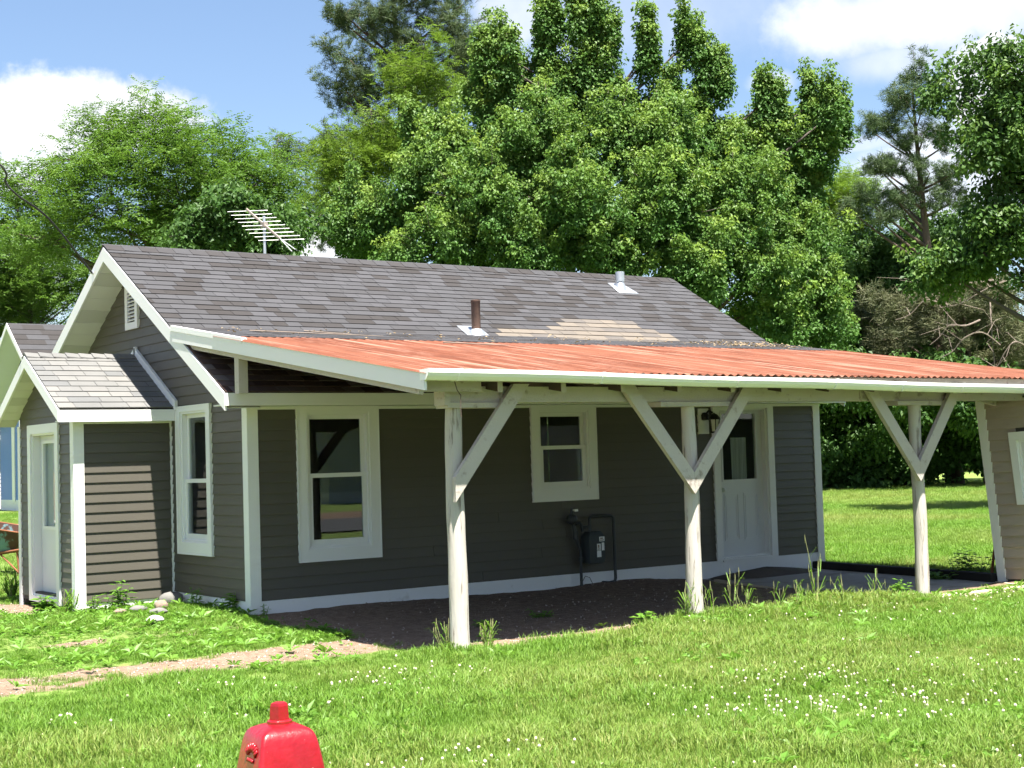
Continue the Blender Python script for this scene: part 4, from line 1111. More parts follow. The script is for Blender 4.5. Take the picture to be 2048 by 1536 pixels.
# ------------------------------------------------------------------ neighbouring houses
def neighbour(name, label, x, y, wd, dp, hgt, ridge, sid, lap, zb=-.2, oh=.45, rake_x=.5):
    """gabled house, gable towards -x, long wall towards the street"""
    t = thing(name, label, 'house', (x, y, zb))
    mid = y + dp / 2; sl = (ridge - hgt) / (dp / 2)
    b = MB(); b.box(x, x + wd, y, y + dp, zb - .4, zb + .45); b.build('foundation', M['foundation'], t)
    b = MB(); b.prism([(x + .02, y + .02, zb + .4), (x + .02, y + dp - .02, zb + .4), (x + .02, y + dp - .02, hgt), (x + .02, mid, ridge - .1), (x + .02, y + .02, hgt)], [(x + wd - .02, y + .02, zb + .4), (x + wd - .02, y + dp - .02, zb + .4), (x + wd - .02, y + dp - .02, hgt), (x + wd - .02, mid, ridge - .1), (x + wd - .02, y + .02, hgt)]); b.build('wall', M[sid], t)
    jb = MB(); siding(t, lambda a, o, z: (a, y + .02 - o, z), lambda z: (x + .02, x + wd - .02), zb + .45, int((hgt - zb - .45) / lap), lap, [], M[sid], joined=jb)
    siding(t, lambda a, o, z: (x + .02 - o, a, z), lambda z: (max(y + .02, mid - (ridge - .15 - z) / sl), min(y + dp - .02, mid + (ridge - .15 - z) / sl)), zb + .45, int((ridge - zb - .7) / lap), lap, [], M[sid], joined=jb)
    o = jb.build('siding', M[sid], t); o['kind'] = 'stuff'
    b = MB()
    for sx in (x - .03, x + wd - .10): b.box(sx, sx + .13, y - .03, y + .019, zb + .4, hgt - .02); 
    b.build('corner_board', M['white'], t)
    zr = lambda yy: ridge - sl * abs(yy - mid)
    b = MB()
    for (p, q) in ((y - oh, mid), (mid, y + dp + oh)):
        A = [(x - rake_x, p, zr(p) + .05), (x + wd + rake_x, p, zr(p) + .05), (x + wd + rake_x, q, zr(q) + .05), (x - rake_x, q, zr(q) + .05)]
        b.prism([(v[0], v[1], v[2] - .08) for v in A], A)
    me_ = b.mesh('roof', M['shingle']); a_ = me_.attributes.new('tone', 'FLOAT', 'POINT'); a_.data.foreach_set('value', [.42] * 16); rf = link('roof', me_, t)
    b = MB(); sv_ = []
    for k in range(int((dp / 2 + oh) / .28)):
        xx = x - rake_x
        while xx < x + wd + rake_x:
            ww = rng.choice((.5, .8, 1.1)); e_ = min(xx + ww, x + wd + rake_x)
            ya_, yb_ = y - oh + k * .28, y - oh + (k + 1) * .28 + .02
            b.prism([(xx, ya_, zr(ya_) + .052), (e_, ya_, zr(ya_) + .052), (e_, yb_, zr(yb_) + .051), (xx, yb_, zr(yb_) + .051)], [(xx, ya_, zr(ya_) + .08), (e_, ya_, zr(ya_) + .08), (e_, yb_, zr(yb_) + .055), (xx, yb_, zr(yb_) + .055)]); sv_ += [rng.choice((.1, .3, .4, .5, .6))] * 8
            xx += ww
    me_ = b.mesh('roof_shingle', M['shingle']); a_ = me_.attributes.new('tone', 'FLOAT', 'POINT'); a_.data.foreach_set('value', sv_); o = link('roof_shingle', me_, t); o['kind'] = 'stuff'
    for (p, q) in ((y - oh, mid), (mid, y + dp + oh)):
        b = MB(); xr = x - rake_x - .03
        b.prism([(xr, p, zr(p) - .16), (xr, q, zr(q) - .16), (xr, q, zr(q) + .05), (xr, p, zr(p) + .05)], [(xr + .03, p, zr(p) - .16), (xr + .03, q, zr(q) - .16), (xr + .03, q, zr(q) + .05), (xr + .03, p, zr(p) + .05)]); b.build('rake_board', M['white'], t)
        b = MB(); b.prism([(x - rake_x, p, zr(p) - .10), (x + .0, p, zr(p) - .10), (x, q, zr(q) - .10), (x - rake_x, q, zr(q) - .10)], [(x - rake_x, p, zr(p) - .08), (x, p, zr(p) - .08), (x, q, zr(q) - .08), (x - rake_x, q, zr(q) - .08)]); b.build('soffit', M['soffit'], t)
    b = MB(); b.box(x - rake_x, x + wd + rake_x, y - oh - .03, y - oh, zr(y - oh) - .15, zr(y - oh) + .04); b.build('fascia', M['white'], t)
    b = MB(); b.box(x - rake_x + .02, x + wd + rake_x - .02, y - oh, y, hgt - .16, hgt - .13); b.build('soffit', M['soffit'], t)
    return t, zr
bx_, by_ = 11.2, 38.2
nb, _ = neighbour('blue_house', 'bright blue sided house with grey roof behind the porch', bx_, by_, 11.0, 8.8, 3.55, 6.83, 'siding_blue', .112, rake_x=.95)
for k in range(2): window(nb, lambda a, o, z: (a, by_ + .0 - o, z), bx_ + 2.5 + 4 * k, bx_ + 3.6 + 4 * k, 1.1, 2.6, 0, 0)
b = MB(); b.box(bx_ - .03, bx_ + .01, 45.0, 45.35, .2, 3.9); b.build('wall_trim', M['white'], nb)
neighbour('grey_house', 'light grey sided house whose white rake shows beyond the blue house', 10.5, 49.5, 5.0, 7.5, 3.2, 6.3, 'siding_grey', .16)
# house and trees across the road, seen only as reflections in the front windows
hs, _ = neighbour('pale_house', 'pale blue sided house across the road', 19, -42, 13, 8, 2.9, 5.4, 'siding_grey', .2)

# ------------------------------------------------------------------ scatter machinery
SRC = {}
def source(kind, meshes):
    c = bpy.data.collections.new('source_' + kind)
    for i, me_ in enumerate(meshes):
        o = bpy.data.objects.new('%s_piece_%02d' % (kind, i), me_); c.objects.link(o)
    SRC[kind] = c
    return c

def scatter_tree(coll):
    g = bpy.data.node_groups.new('scatter_' + coll.name, 'GeometryNodeTree')
    g.interface.new_socket('Geometry', in_out='INPUT', socket_type='NodeSocketGeometry')
    g.interface.new_socket('Geometry', in_out='OUTPUT', socket_type='NodeSocketGeometry')
    n = g.nodes; i = n.new('NodeGroupInput'); o = n.new('NodeGroupOutput')
    ip = n.new('GeometryNodeInstanceOnPoints'); ci = n.new('GeometryNodeCollectionInfo')
    ci.inputs[0].default_value = coll; ci.inputs['Separate Children'].default_value = True; ci.inputs['Reset Children'].default_value = True
    ip.inputs['Pick Instance'].default_value = True
    def attr(nm, ty):
        a = n.new('GeometryNodeInputNamedAttribute'); a.data_type = ty; a.inputs[0].default_value = nm; return a.outputs[0]
    e = n.new('FunctionNodeEulerToRotation')
    l = g.links
    l.new(i.outputs[0], ip.inputs['Points']); l.new(ci.outputs[0], ip.inputs['Instance'])
    l.new(attr('idx', 'INT'), ip.inputs['Instance Index'])
    l.new(attr('rot', 'FLOAT_VECTOR'), e.inputs[0]); l.new(e.outputs[0], ip.inputs['Rotation'])
    l.new(attr('scl', 'FLOAT'), ip.inputs['Scale'])
    l.new(ip.outputs[0], o.inputs[0])
    return g
_GT = {}
def scatter(name, kind, pts, rot, scl, idx, tip=None, parent=None):
    pts = np.asarray(pts, float); n = len(pts)
    me_ = bpy.data.meshes.new(name); me_.vertices.add(n); me_.vertices.foreach_set('co', (pts * S).reshape(-1))
    a = me_.attributes.new('rot', 'FLOAT_VECTOR', 'POINT'); a.data.foreach_set('vector', np.asarray(rot, float).reshape(-1))
    a = me_.attributes.new('scl', 'FLOAT', 'POINT'); a.data.foreach_set('value', np.asarray(scl, float))
    a = me_.attributes.new('idx', 'INT', 'POINT'); a.data.foreach_set('value', np.asarray(idx, int))
    a = me_.attributes.new('tip', 'FLOAT', 'POINT'); a.data.foreach_set('value', np.zeros(n) if tip is None else np.asarray(tip, float))
    o = link(name, me_, parent)
    if kind not in _GT: _GT[kind] = scatter_tree(SRC[kind])
    md = o.modifiers.new('scatter', 'NODES'); md.node_group = _GT[kind]
    o['kind'] = 'stuff'
    return o

def kite(mb, p, d, up, ln, wd, fold=.18, mid=.45):
    """one folded leaf"""
    d = d / np.linalg.norm(d); s_ = np.cross(d, up); s_ /= (np.linalg.norm(s_) + 1e-9); u = np.cross(s_, d)
    a, t = p, p + d * ln - u * ln * .12
    c = p + d * ln * mid
    l, r_ = c + s_ * wd / 2 + u * wd * fold, c - s_ * wd / 2 + u * wd * fold
    i = len(mb.v); mb.v += [tuple(a), tuple(l), tuple(t), tuple(r_)]; mb.f += [(i, i + 3, i + 2), (i, i + 2, i + 1)]

def leaf_cluster(rg, n, rad, ln, wd, droop, mat, name):
    b = MB()
    for k in range(n):
        v = rg.normal(size=3); v /= np.linalg.norm(v); p = v * rad * rg.random() ** .5
        d = np.array([v[0], v[1], 0]) + rg.normal(size=3) * .35; d[2] = -droop * (.4 + rg.random()); d /= np.linalg.norm(d)
        up = np.array([0, 0, 1.]) + rg.normal(size=3) * .45
        kite(b, p, d, up, ln * (.7 + .6 * rg.random()), wd * (.7 + .6 * rg.random()))
    return b.mesh(name, mat)
def pinnate_cluster(rg, n, rad, rach, ln, wd, mat, name, pairs=5):
    b = MB()
    for k in range(n):
        v = rg.normal(size=3); v[2] = abs(v[2]) * .5; v /= np.linalg.norm(v); p0 = v * rad * rg.random() * .5
        d = v + rg.normal(size=3) * .3; d /= np.linalg.norm(d); s_ = np.cross(d, (0, 0, 1.)); s_ /= np.linalg.norm(s_)
        for i in range(pairs):
            c = p0 + d * rach * (.25 + .75 * i / (pairs - 1)) - np.array([0, 0, .25]) * rach * (i / pairs) ** 2
            for sg in (-1, 1): kite(b, c, s_ * sg + d * .45 + rg.normal(size=3) * .15 - np.array([0, 0, .25]), np.array([0, 0, 1.]) + rg.normal(size=3) * .3, ln * (.8 + .4 * rg.random()), wd)
    return b.mesh(name, mat)
def needle_tuft(rg, n, ln, wd, mat, name, axis_up=.6):
    b = MB()
    for k in range(n):
        v = rg.normal(size=3); v[2] = v[2] * .6 + axis_up; v /= np.linalg.norm(v); p = rg.normal(size=3) * ln * .25
        s_ = np.cross(v, rg.normal(size=3)); s_ /= np.linalg.norm(s_); i = len(b.v)
        l_ = ln * (.7 + .5 * rg.random())
        b.v += [tuple(p - s_ * wd / 2), tuple(p + s_ * wd / 2), tuple(p + v * l_)]; b.f.append((i, i + 1, i + 2))
    return b.mesh(name, mat)
rg = np.random.default_rng(3)
source('maple', [leaf_cluster(rg, 38, .20, .088, .075, .8, M['leaf_maple'], 'maple_leaves') for _ in range(4)])
source('dark', [leaf_cluster(rg, 26, .20, .105, .075, .6, M['leaf_dark'], 'dark_leaves') for _ in range(4)])
source('ash', [pinnate_cluster(rg, 7, .22, .24, .070, .030, M['leaf_ash'], 'ash_leaves', 4) for _ in range(4)])
source('locust', [pinnate_cluster(rg, 7, .25, .26, .055, .028, M['leaf_locust'], 'locust_leaves', 5) for _ in range(4)])
source('pine', [needle_tuft(rg, 34, .15, .013, M['needle'], 'needles') for _ in range(4)])
source('olive', [needle_tuft(rg, 30, .15, .013, M['needle_olive'], 'dull_needles', .3) for _ in range(4)])

def tube_curve(mb, p, q, r0, r1, bow, n=6, k=6):
    p, q = np.array(p, float), np.array(q, float); c = (p + q) / 2 + np.array(bow, float)
    pts = [(1 - t) ** 2 * p + 2 * t * (1 - t) * c + t * t * q for t in np.linspace(0, 1, n)]
    mb.tube(pts, list(np.linspace(r0, r1, n)), k); return pts

def tree(name, label, base, masses, kind, trunk_r=.2, top=None, shoots=26, per=9, shoot_len=.75, shoot_w=.26, up=1.0, tip=.6, csc=1.0, seed=1, group=None, bark='bark', back=.5, wood=True, jit=1.0, flat=False, shell=.55, taper=0.0):
    """trunk with limbs to every foliage mass; shoots of leaf clusters fill each mass.
    masses: (px, py, half width px, half height px, depth)"""
    rg = np.random.default_rng(seed)
    bx, by = base; bz = float(gz(bx, by))
    t = thing(name, label, 'tree', (bx, by, bz), group)
    MS = []
    for m in masses:
        px, py, rx, ry, D = m
        c = at(px, py, D=D); k = D / FPX
        MS.append((c, np.array([rx * k, (rx + ry) / 2 * k, ry * k])))
        if rg.random() < back:
            d = FW * (1.6 + 1.8 * rg.random()) * (rx * k); MS.append((c + d + rg.normal(size=3) * .4, np.array([rx * k, rx * k, ry * k]) * .95))
    ztop = max(c[2] for c, r in MS) if top is None else top
    cx_, cy_ = np.mean([c[0] for c, r in MS]), np.mean([c[1] for c, r in MS])
    tb = MB(); n = 9
    tp = (bx + (cx_ - bx) * .7, by + (cy_ - by) * .7, ztop * .93)
    axis_pts = []
    for k in range(n + 1):
        u = k / n; axis_pts.append(np.array([bx + (tp[0] - bx) * u ** 1.3 + .12 * math.sin(3 * u + seed), by + (tp[1] - by) * u ** 1.3 + .1 * math.cos(4 * u + seed), bz - .25 + (tp[2] - bz + .25) * u]))
    tb.tube(axis_pts, [trunk_r * (1.25 if k == 0 else 1) * (1 - .88 * (k / n)) for k in range(n + 1)], 10)
    P, R, Sc, I, T = [], [], [], [], []
    right, fwd = np.array([RT[0], RT[1], 0]), np.array([FW[0], FW[1], 0])
    right /= np.linalg.norm(right); fwd /= np.linalg.norm(fwd)
    for c, r in MS:
        h = max(bz + .6, c[2] - .55 * np.hypot(c[0] - bx, c[1] - by) - .3 * r[2]); u = min(.97, max(.08, (h - bz) / max(.5, tp[2] - bz)))
        k = u * n; i0 = int(min(n - 1, math.floor(k))); s0 = axis_pts[i0] + (axis_pts[i0 + 1] - axis_pts[i0]) * (k - i0)
        r0 = max(.02, trunk_r * (1 - .88 * u) * .55)
        ends = [c]
        tube_curve(tb, s0, c, r0, .018, (0, 0, -.06 * np.linalg.norm(c - s0)), 7, 6)
        ns = max(8, int(shoots * (r[0] * r[2]) / 1.0))
        for j in range(ns):
            v = rg.normal(size=3); v /= np.linalg.norm(v); rad = (shell + (1 - shell) * rg.random() ** .7) * (.8 + .4 * rg.random())
            tw = 1 + taper * (.25 - (v[2] + 1) / 2)
            off = right * (v[0] * r[0] * tw) + fwd * (v[1] * r[1] * tw); off = np.array([off[0], off[1], v[2] * r[2]]) * rad
            p = c + off
            thin = taper > 0 and r[0] < .45
            ax = np.array([0, 0, up]) + (off / (np.linalg.norm(off) + 1e-6)) * (.15 if thin else .55) + rg.normal(size=3) * (.10 if thin else .25 * jit)
            if flat: ax[2] *= .35
            ax /= np.linalg.norm(ax)
            l_ = shoot_len * (.6 + .8 * rg.random())
            if wood and j % 3 == 0: tube_curve(tb, c + off * .1, p + ax * l_ * .6, .014, .005, rg.normal(size=3) * .1, 4, 4)
            for q in range(per):
                f = (q + rg.random()) / per
                w_ = shoot_w * (1 - .65 * f) * (.6 if thin else 1)
                P.append(p + ax * l_ * (f - .35) + rg.normal(size=3) * w_ * np.array([1, 1, .7])); R.append((rg.normal() * .25, rg.normal() * .25, rg.random() * 6.283))
                Sc.append(csc * (.75 + .5 * rg.random())); I.append(rg.integers(0, 4)); T.append(min(1, tip * f ** 3 * (.3 + rg.random())))
    tb.build('trunk', M[bark], t, smooth=True)
    scatter('crown', kind, P, R, Sc, I, T, t)
    return t

def D_(l, D): return [(m[0], m[1], m[2], m[3], D + (m[4] if len(m) > 4 else 0)) for m in l]
base = lambda px, D: tuple(at(px, 920, D=D)[:2])
tree('maple_tree', 'large dense maple with yellow green shoot tips rising behind the roof', base(1190, 33), D_([
    (1185, 120, 30, 70), (1090, 150, 30, 70), (1140, 235, 65, 55), (1335, 210, 38, 60), (1400, 235, 22, 50), (1268, 255, 40, 40), (985, 235, 50, 55), (1230, 300, 100, 70, -1), (1080, 300, 130, 100, -1.5), (1330, 300, 110, 90, -1), (1440, 335, 75, 75),
    (1520, 325, 40, 35), (1565, 315, 40, 42), (1625, 295, 26, 48), (900, 305, 75, 60, -.5), (850, 390, 105, 90, -1), (980, 420, 130, 95, -2), (1160, 420, 130, 95, -2.2), (1340, 430, 130, 95, -2), (1490, 410, 110, 90, -1), (1590, 400, 60, 60),
    (770, 470, 95, 55, -1), (710, 440, 55, 50, -.5), (870, 510, 120, 50, -2.2), (1040, 520, 120, 50, -2.5), (1220, 520, 110, 50, -2.5), (1390, 540, 110, 80, -2), (1520, 540, 95, 90, -1.5), (1620, 520, 70, 90, -.5), (1550, 650, 85, 60, -1.5), (1650, 620, 65, 80, -.8), (830, 270, 45, 35, .2), (1535, 310, 52, 45), (1590, 295, 46, 48), (1635, 330, 44, 45), (1330, 235, 50, 50), (1392, 245, 46, 50), (1435, 290, 50, 40), (1178, 165, 50, 50), (1105, 180, 50, 50), (1235, 220, 46, 40), (1000, 190, 46, 40), (1480, 330, 50, 35)] + [(px, py + 2, 10, 46) for px, py in ((1085, 50), (1110, 45), (1150, 40), (1180, 20), (1192, 30), (1222, 80), (1290, 105), (1303, 100), (1370, 85), (1396, 105), (1446, 160), (1425, 150), (1525, 205), (1560, 220), (1622, 205), (1645, 230), (1662, 260), (1010, 110), (965, 130), (985, 120))], 33),
    'maple', .30, shoots=44, per=9, shoot_len=1.0, shoot_w=.145, tip=.8, seed=21, csc=.80, up=1.9, shell=.15, back=.35, taper=.8, jit=.6)
tree('ash_tree', 'broad bright green ash tree left of the antenna', base(260, 32), D_([
    (250, 265, 85, 50), (340, 255, 60, 45), (180, 320, 85, 60), (400, 285, 65, 65), (300, 330, 110, 60, -1), (95, 380, 85, 65), (230, 400, 120, 70, -1.5), (360, 400, 100, 70, -1), (440, 370, 75, 65), (520, 360, 65, 45), (565, 410, 45, 45), (35, 440, 75, 65), (110, 480, 95, 60, -1), (290, 470, 85, 45, -1), (400, 460, 90, 50, .5)], 32),
    'ash', .27, shoots=26, per=8, shoot_len=.7, shoot_w=.34, up=.4, tip=.5, seed=5, csc=1.1)
tree('back_ash_tree', 'leafy tree standing behind the blue house', base(40, 64), D_([(50, 545, 75, 55), (20, 610, 60, 50), (130, 585, 70, 40), (-60, 560, 90, 80), (90, 520, 70, 50), (170, 600, 50, 40), (-20, 640, 50, 50), (200, 550, 40, 50)], 64), 'ash', .25, shoots=9, per=9, shoot_len=1.0, shoot_w=.55, up=.4, tip=.4, seed=6, csc=1.9)
tree('dark_maple_tree', 'darker round tree close behind the antenna', base(455, 29), D_([(460, 430, 70, 50), (425, 480, 75, 40), (520, 500, 50, 35), (500, 450, 50, 40), (380, 500, 40, 40)], 29), 'dark', .14, shoots=30, per=9, shoot_len=.5, shoot_w=.26, up=.5, tip=.3, seed=8)
tree('white_pine', 'tall feathery white pine towering behind the maple', base(840, 44), D_([
    (825, -190, 45, 50), (830, -110, 75, 45), (825, -30, 95, 45), (800, 40, 70, 35), (890, 35, 60, 40), (860, 85, 80, 40), (715, 45, 42, 16), (690, 30, 20, 12), (930, 85, 40, 35), (700, 120, 45, 35), (760, 150, 60, 40), (670, 165, 40, 18), (690, 200, 40, 22), (740, 215, 45, 30), (880, 170, 75, 40), (950, 130, 40, 30),
    (585, 310, 38, 14), (630, 300, 45, 22), (600, 410, 45, 25), (640, 440, 50, 22), (640, 360, 45, 25), (660, 480, 35, 25), (720, 290, 60, 40), (840, 260, 80, 50)], 44),
    'pine', .30, top=19.0, shoots=44, per=9, shoot_len=.75, shoot_w=.18, up=.7, tip=.5, seed=31, bark='bark_pine', csc=1.1, back=.6)
tree('locust_tree', 'yellow green locust tree between the pine and the maple', base(760, 38), D_([(840, 140, 85, 40), (770, 270, 65, 45), (720, 330, 75, 55), (690, 385, 65, 45), (760, 360, 70, 60), (660, 330, 40, 30), (880, 200, 70, 50)], 38), 'locust', .18, shoots=30, per=8, shoot_len=.6, shoot_w=.34, up=.3, tip=.4, seed=9, csc=1.1)
tree('red_pine', 'sparse tufted pine with bare lower limbs right of the maple', base(1905, 54), D_([
    (1828, 145, 28, 24), (1800, 195, 38, 20), (1865, 175, 26, 24), (1845, 215, 40, 22), (1785, 255, 32, 20), (1762, 248, 16, 12), (1850, 265, 40, 24), (1810, 285, 38, 18), (1890, 290, 26, 22), (1800, 335, 42, 16), (1758, 338, 20, 14), (1860, 345, 40, 22), (1915, 340, 24, 24), (1735, 400, 34, 14), (1790, 395, 36, 16), (1850, 405, 42, 20), (1910, 400, 30, 20), (1706, 425, 24, 10), (1760, 440, 30, 12)], 54),
    'pine', .30, top=15.6, shoots=24, per=8, shoot_len=.60, shoot_w=.18, up=.8, tip=.2, seed=41, bark='bark_pine', csc=1.35, back=.35, shell=.25)
tree('linden_tree', 'leafy tree with drooping sprays standing beside the tufted pine', base(2170, 31), D_([
    (2025, 140, 42, 55), (2070, 210, 70, 65), (1995, 225, 35, 35), (2045, 310, 62, 55), (1985, 300, 34, 34), (2040, 400, 65, 55), (1985, 440, 48, 30), (2120, 320, 80, 90), (2110, 480, 80, 60), (1960, 500, 48, 28), (2025, 520, 60, 40), (2160, 200, 80, 80), (2200, 400, 90, 90)], 31), 'dark', .24, shoots=26, per=8, shoot_len=.7, shoot_w=.28, up=.1, tip=.9, seed=14, csc=1.1)
tree('thin_locust_tree', 'pale feathery locust top in the gap beside the maple', base(1700, 62), D_([(1700, 385, 48, 34), (1735, 400, 30, 28), (1680, 430, 50, 34), (1720, 470, 55, 40), (1655, 470, 40, 40), (1760, 490, 50, 40)], 62), 'locust', .2, shoots=20, per=8, shoot_len=.6, shoot_w=.36, up=.3, tip=.4, seed=19, csc=1.5)
tree('scrub_pine', 'dull olive pine with bare pale dead branches above the metal roof', base(1985, 53), D_([(1990, 560, 60, 25), (1920, 600, 60, 30), (1860, 640, 55, 28), (1960, 650, 70, 30), (1800, 660, 45, 25), (2040, 620, 60, 40), (1900, 690, 60, 25), (1830, 600, 40, 25), (2060, 680, 60, 40), (1780, 610, 35, 22)], 53), 'olive', .26, shoots=20, per=8, shoot_len=.8, shoot_w=.34, up=.1, tip=0, seed=23, bark='bark_pine', csc=1.9, flat=True)
tree('box_elder', 'green leafy tree filling the gap between maple and dead pine branches', base(1745, 57), D_([(1730, 520, 60, 45), (1700, 580, 60, 50), (1780, 560, 70, 50), (1860, 500, 70, 45), (1930, 470, 60, 40), (1900, 560, 60, 40), (1740, 650, 70, 50), (1820, 690, 80, 40), (1690, 690, 55, 45), (1960, 610, 60, 50), (1900, 650, 70, 50), (1990, 700, 70, 45), (1690, 760, 80, 40, -8), (1800, 785, 90, 40, -8), (1900, 800, 90, 40, -8), (1990, 810, 80, 40, -8), (2070, 810, 80, 40, -8)], 57), 'dark', .25, shoots=16, per=9, shoot_len=.9, shoot_w=.42, up=.5, tip=.6, seed=25, csc=1.6)  # nearer low masses: unseen overhang added to shade the low trees
# darker trees with crowns down to the grass at the far edge of the lawn
UG = 'low trees closing the far edge of the lawn'
tree('low_tree', 'dark low branched tree at the end of the lawn seen behind the house corner', base(1690, 52), D_([(1690, 780, 80, 70), (1650, 870, 70, 70), (1730, 880, 80, 60), (1690, 930, 80, 40), (1600, 800, 70, 70), (1590, 900, 70, 60)], 52), 'dark', .22, shoots=20, per=11, shoot_len=.9, shoot_w=.5, up=.2, tip=.2, seed=51, csc=1.7, group=UG, shell=.3)
tree('low_tree', 'dark low branched tree at the end of the lawn seen inside the third post brace', base(1810, 52.5), D_([(1800, 800, 80, 50), (1790, 850, 80, 60), (1850, 820, 60, 60), (1800, 920, 70, 45), (1860, 900, 50, 50), (1860, 800, 60, 50), (1910, 850, 45, 45)], 52.5), 'dark', .22, shoots=20, per=11, shoot_len=.9, shoot_w=.5, up=.2, tip=.2, seed=52, csc=1.7, group=UG, shell=.3)
tree('low_tree', 'dark low branched tree at the end of the lawn seen beside the garage corner', base(1985, 51.5), D_([(1940, 800, 60, 50), (1960, 830, 50, 45), (2010, 820, 60, 55), (1990, 890, 50, 40), (2060, 860, 70, 80), (1925, 830, 40, 30)], 51.5), 'dark', .22, shoots=20, per=11, shoot_len=.9, shoot_w=.5, up=.2, tip=.2, seed=53, csc=1.7, group=UG, shell=.3)
# a far wood closes the horizon
P, R, Sc, I = [], [], [], []
for k in range(15000):
    u = rg.random(); px = -700 + 3900 * u; D = 75 + 40 * rg.random()
    hmax = 5.5 + 5 * float(fbm(np.array(px * .006), np.array(3.0)))
    if 40 < px < 1560 and rg.random() < .35: continue
    p = at(px, 915, D=D); z = float(rg.random() ** .8 * hmax)
    P.append((p[0], p[1], float(gz(p[0], p[1])) + z)); R.append((rg.normal() * .3, rg.normal() * .3, rg.random() * 6.28)); Sc.append(3.2 + 2 * rg.random()); I.append(rg.integers(0, 4))
tag(scatter('far_wood', 'dark', P, R, Sc, I), 'distant wood along the horizon', 'wood', None, 'stuff')
# trees across the road (reflected in the panes)
for i, (x, y) in enumerate(((9, -36), (37, -38), (24, -54), (0, -44))):
    rq = np.random.default_rng(70 + i); t = thing('street_tree', ['round tree across the road left of the pale house', 'round tree across the road right of the pale house', 'tall tree behind the pale house', 'round tree across the road farthest from the pale house'][i], 'tree', (x, y, float(gz(x, y))), 'trees across the road')
    tb = MB().tube([(x, y, -.5), (x, y, 3), (x + .2, y, 6)], [.25, .2, .08], 8); tb.build('trunk', M['bark'], t)
    v = rq.normal(size=(900, 3)); v /= np.linalg.norm(v, axis=1)[:, None]; v = v * (rq.random((900, 1)) ** .33) * np.array([3.4, 3.4, 3.2]) + np.array([x, y, 5.6])
    scatter('crown', 'dark', v, rq.normal(size=(900, 3)) * .6, 2.2 + rq.random(900), rq.integers(0, 4, 900), None, t)

# dead branches in front of the olive pine
sp = bpy.data.objects.get('scrub_pine')
b = MB()
for (a, c, e, D) in (((2040, 560), (1960, 585), (1880, 615), 50.5), ((2000, 690), (1930, 675), (1880, 715), 50.2), ((1990, 560), (1905, 570), (1800, 560), 50.8), ((2048, 690), (2010, 705), (1975, 740), 49.8), ((1960, 640), (1900, 650), (1860, 690), 50.3), ((1900, 610), (1850, 600), (1790, 640), 50.6), ((1980, 600), (1985, 680), (1990, 760), 51)):
    pts = arc([at(*a, D=D), at((a[0] + c[0]) / 2, (a[1] + c[1]) / 2 + rg.normal() * 8, D=D - .3), at(*c, D=D - .2), at((e[0] + c[0]) / 2, (e[1] + c[1]) / 2 + rg.normal() * 8, D=D), at(*e, D=D + .1)], 16)
    b.tube(pts, list(np.linspace(.034, .008, len(pts))), 5)
    for q in range(4):
        m_ = np.array(pts[3 + 3 * q]); v = rg.normal(size=3) * .55; b.tube([m_, m_ + v * .7 + np.array([0, 0, .2]), m_ + v * 1.3 + rg.normal(size=3) * .2], [.012, .009, .004], 4)
b.build('dead_branches', M['twig_dead'], sp)

# ------------------------------------------------------------------ grass, clover, weeds
def blade_clump(rg, n, rad, h0, h1, wd, mat, name, lean=.5, seg=2):
    b = MB()
    for k in range(n):
        a = rg.random() * 6.283; r_ = rad * rg.random() ** .5; p = np.array([r_ * math.cos(a), r_ * math.sin(a), -.012])
        h = h0 + (h1 - h0) * rg.random(); t = rg.random() * 6.283; d = np.array([math.cos(t), math.sin(t), 0]) * h * lean * (.2 + rg.random()); w_ = wd * (.7 + .6 * rg.random())
        s_ = np.array([-math.sin(t + rg.normal() * .5), math.cos(t), 0]) * w_ / 2
        m_ = p + np.array([0, 0, h * .6]) + d * .35; e_ = p + np.array([0, 0, h * (1 - .25 * lean)]) + d; i = len(b.v)
        b.v += [tuple(p - s_), tuple(p + s_), tuple(m_ + s_ * .85), tuple(m_ - s_ * .85), tuple(e_)]; b.f += [(i, i + 1, i + 2, i + 3), (i + 3, i + 2, i + 4)]
    return b.mesh(name, mat)
def rosette(rg, n, ln, wd, mat, name, rise=.6):
    b = MB()
    for k in range(n):
        t = 6.283 * k / n + rg.normal() * .3; l_ = ln * (.6 + .6 * rg.random()); d = np.array([math.cos(t), math.sin(t), rise * (.4 + rg.random())])
        kite(b, np.array([0, 0, 0.]), d, np.array([0, 0, 1.]), l_, wd * (.7 + .5 * rg.random()), .12, .55)
    return b.mesh(name, mat)
source('grass', [blade_clump(rg, 34, .080, .030, .080, .0042, M['grass'], 'grass_tuft') for _ in range(5)] + [blade_clump(rg, 26, .07, .045, .11, .0046, M['grass'], 'grass_tuft', .7)])
source('weed', [rosette(rg, 7, .10, .035, M['weed'], 'broad_leaves') for _ in range(3)] + [leaf_cluster(rg, 22, .07, .032, .026, .1, M['weed'], 'clover_leaves') for _ in range(3)])
def flower():
    b = MB(); b.tube([(0, 0, 0), (.004, 0, .05), (.003, .002, .085)], .0013, 4)
    b.lathe(.003, .002, [(.003, .080), (.0105, .085), (.0125, .093), (.0085, .102), (.002, .104)], 7); return b.mesh('clover_flower', M['clover'])
source('flower', [flower()])

def field(n, x0, x1, y0, y1): return npr.uniform(x0, x1, n), npr.uniform(y0, y1, n)
def place(x, y, keep): x, y = x[keep], y[keep]; return np.stack([x, y, gz(x, y)], -1)
def depth(x, y): return (x - CAM[0]) * FW[0] + (y - CAM[1]) * FW[1]
def lateral(x, y): return (x - CAM[0]) * _rt[0] + (y - CAM[1]) * _rt[1]
def inview(x, y, m=1.5): d = depth(x, y); return (d > 3.0) & (np.abs(lateral(x, y)) < d * .36 + m)
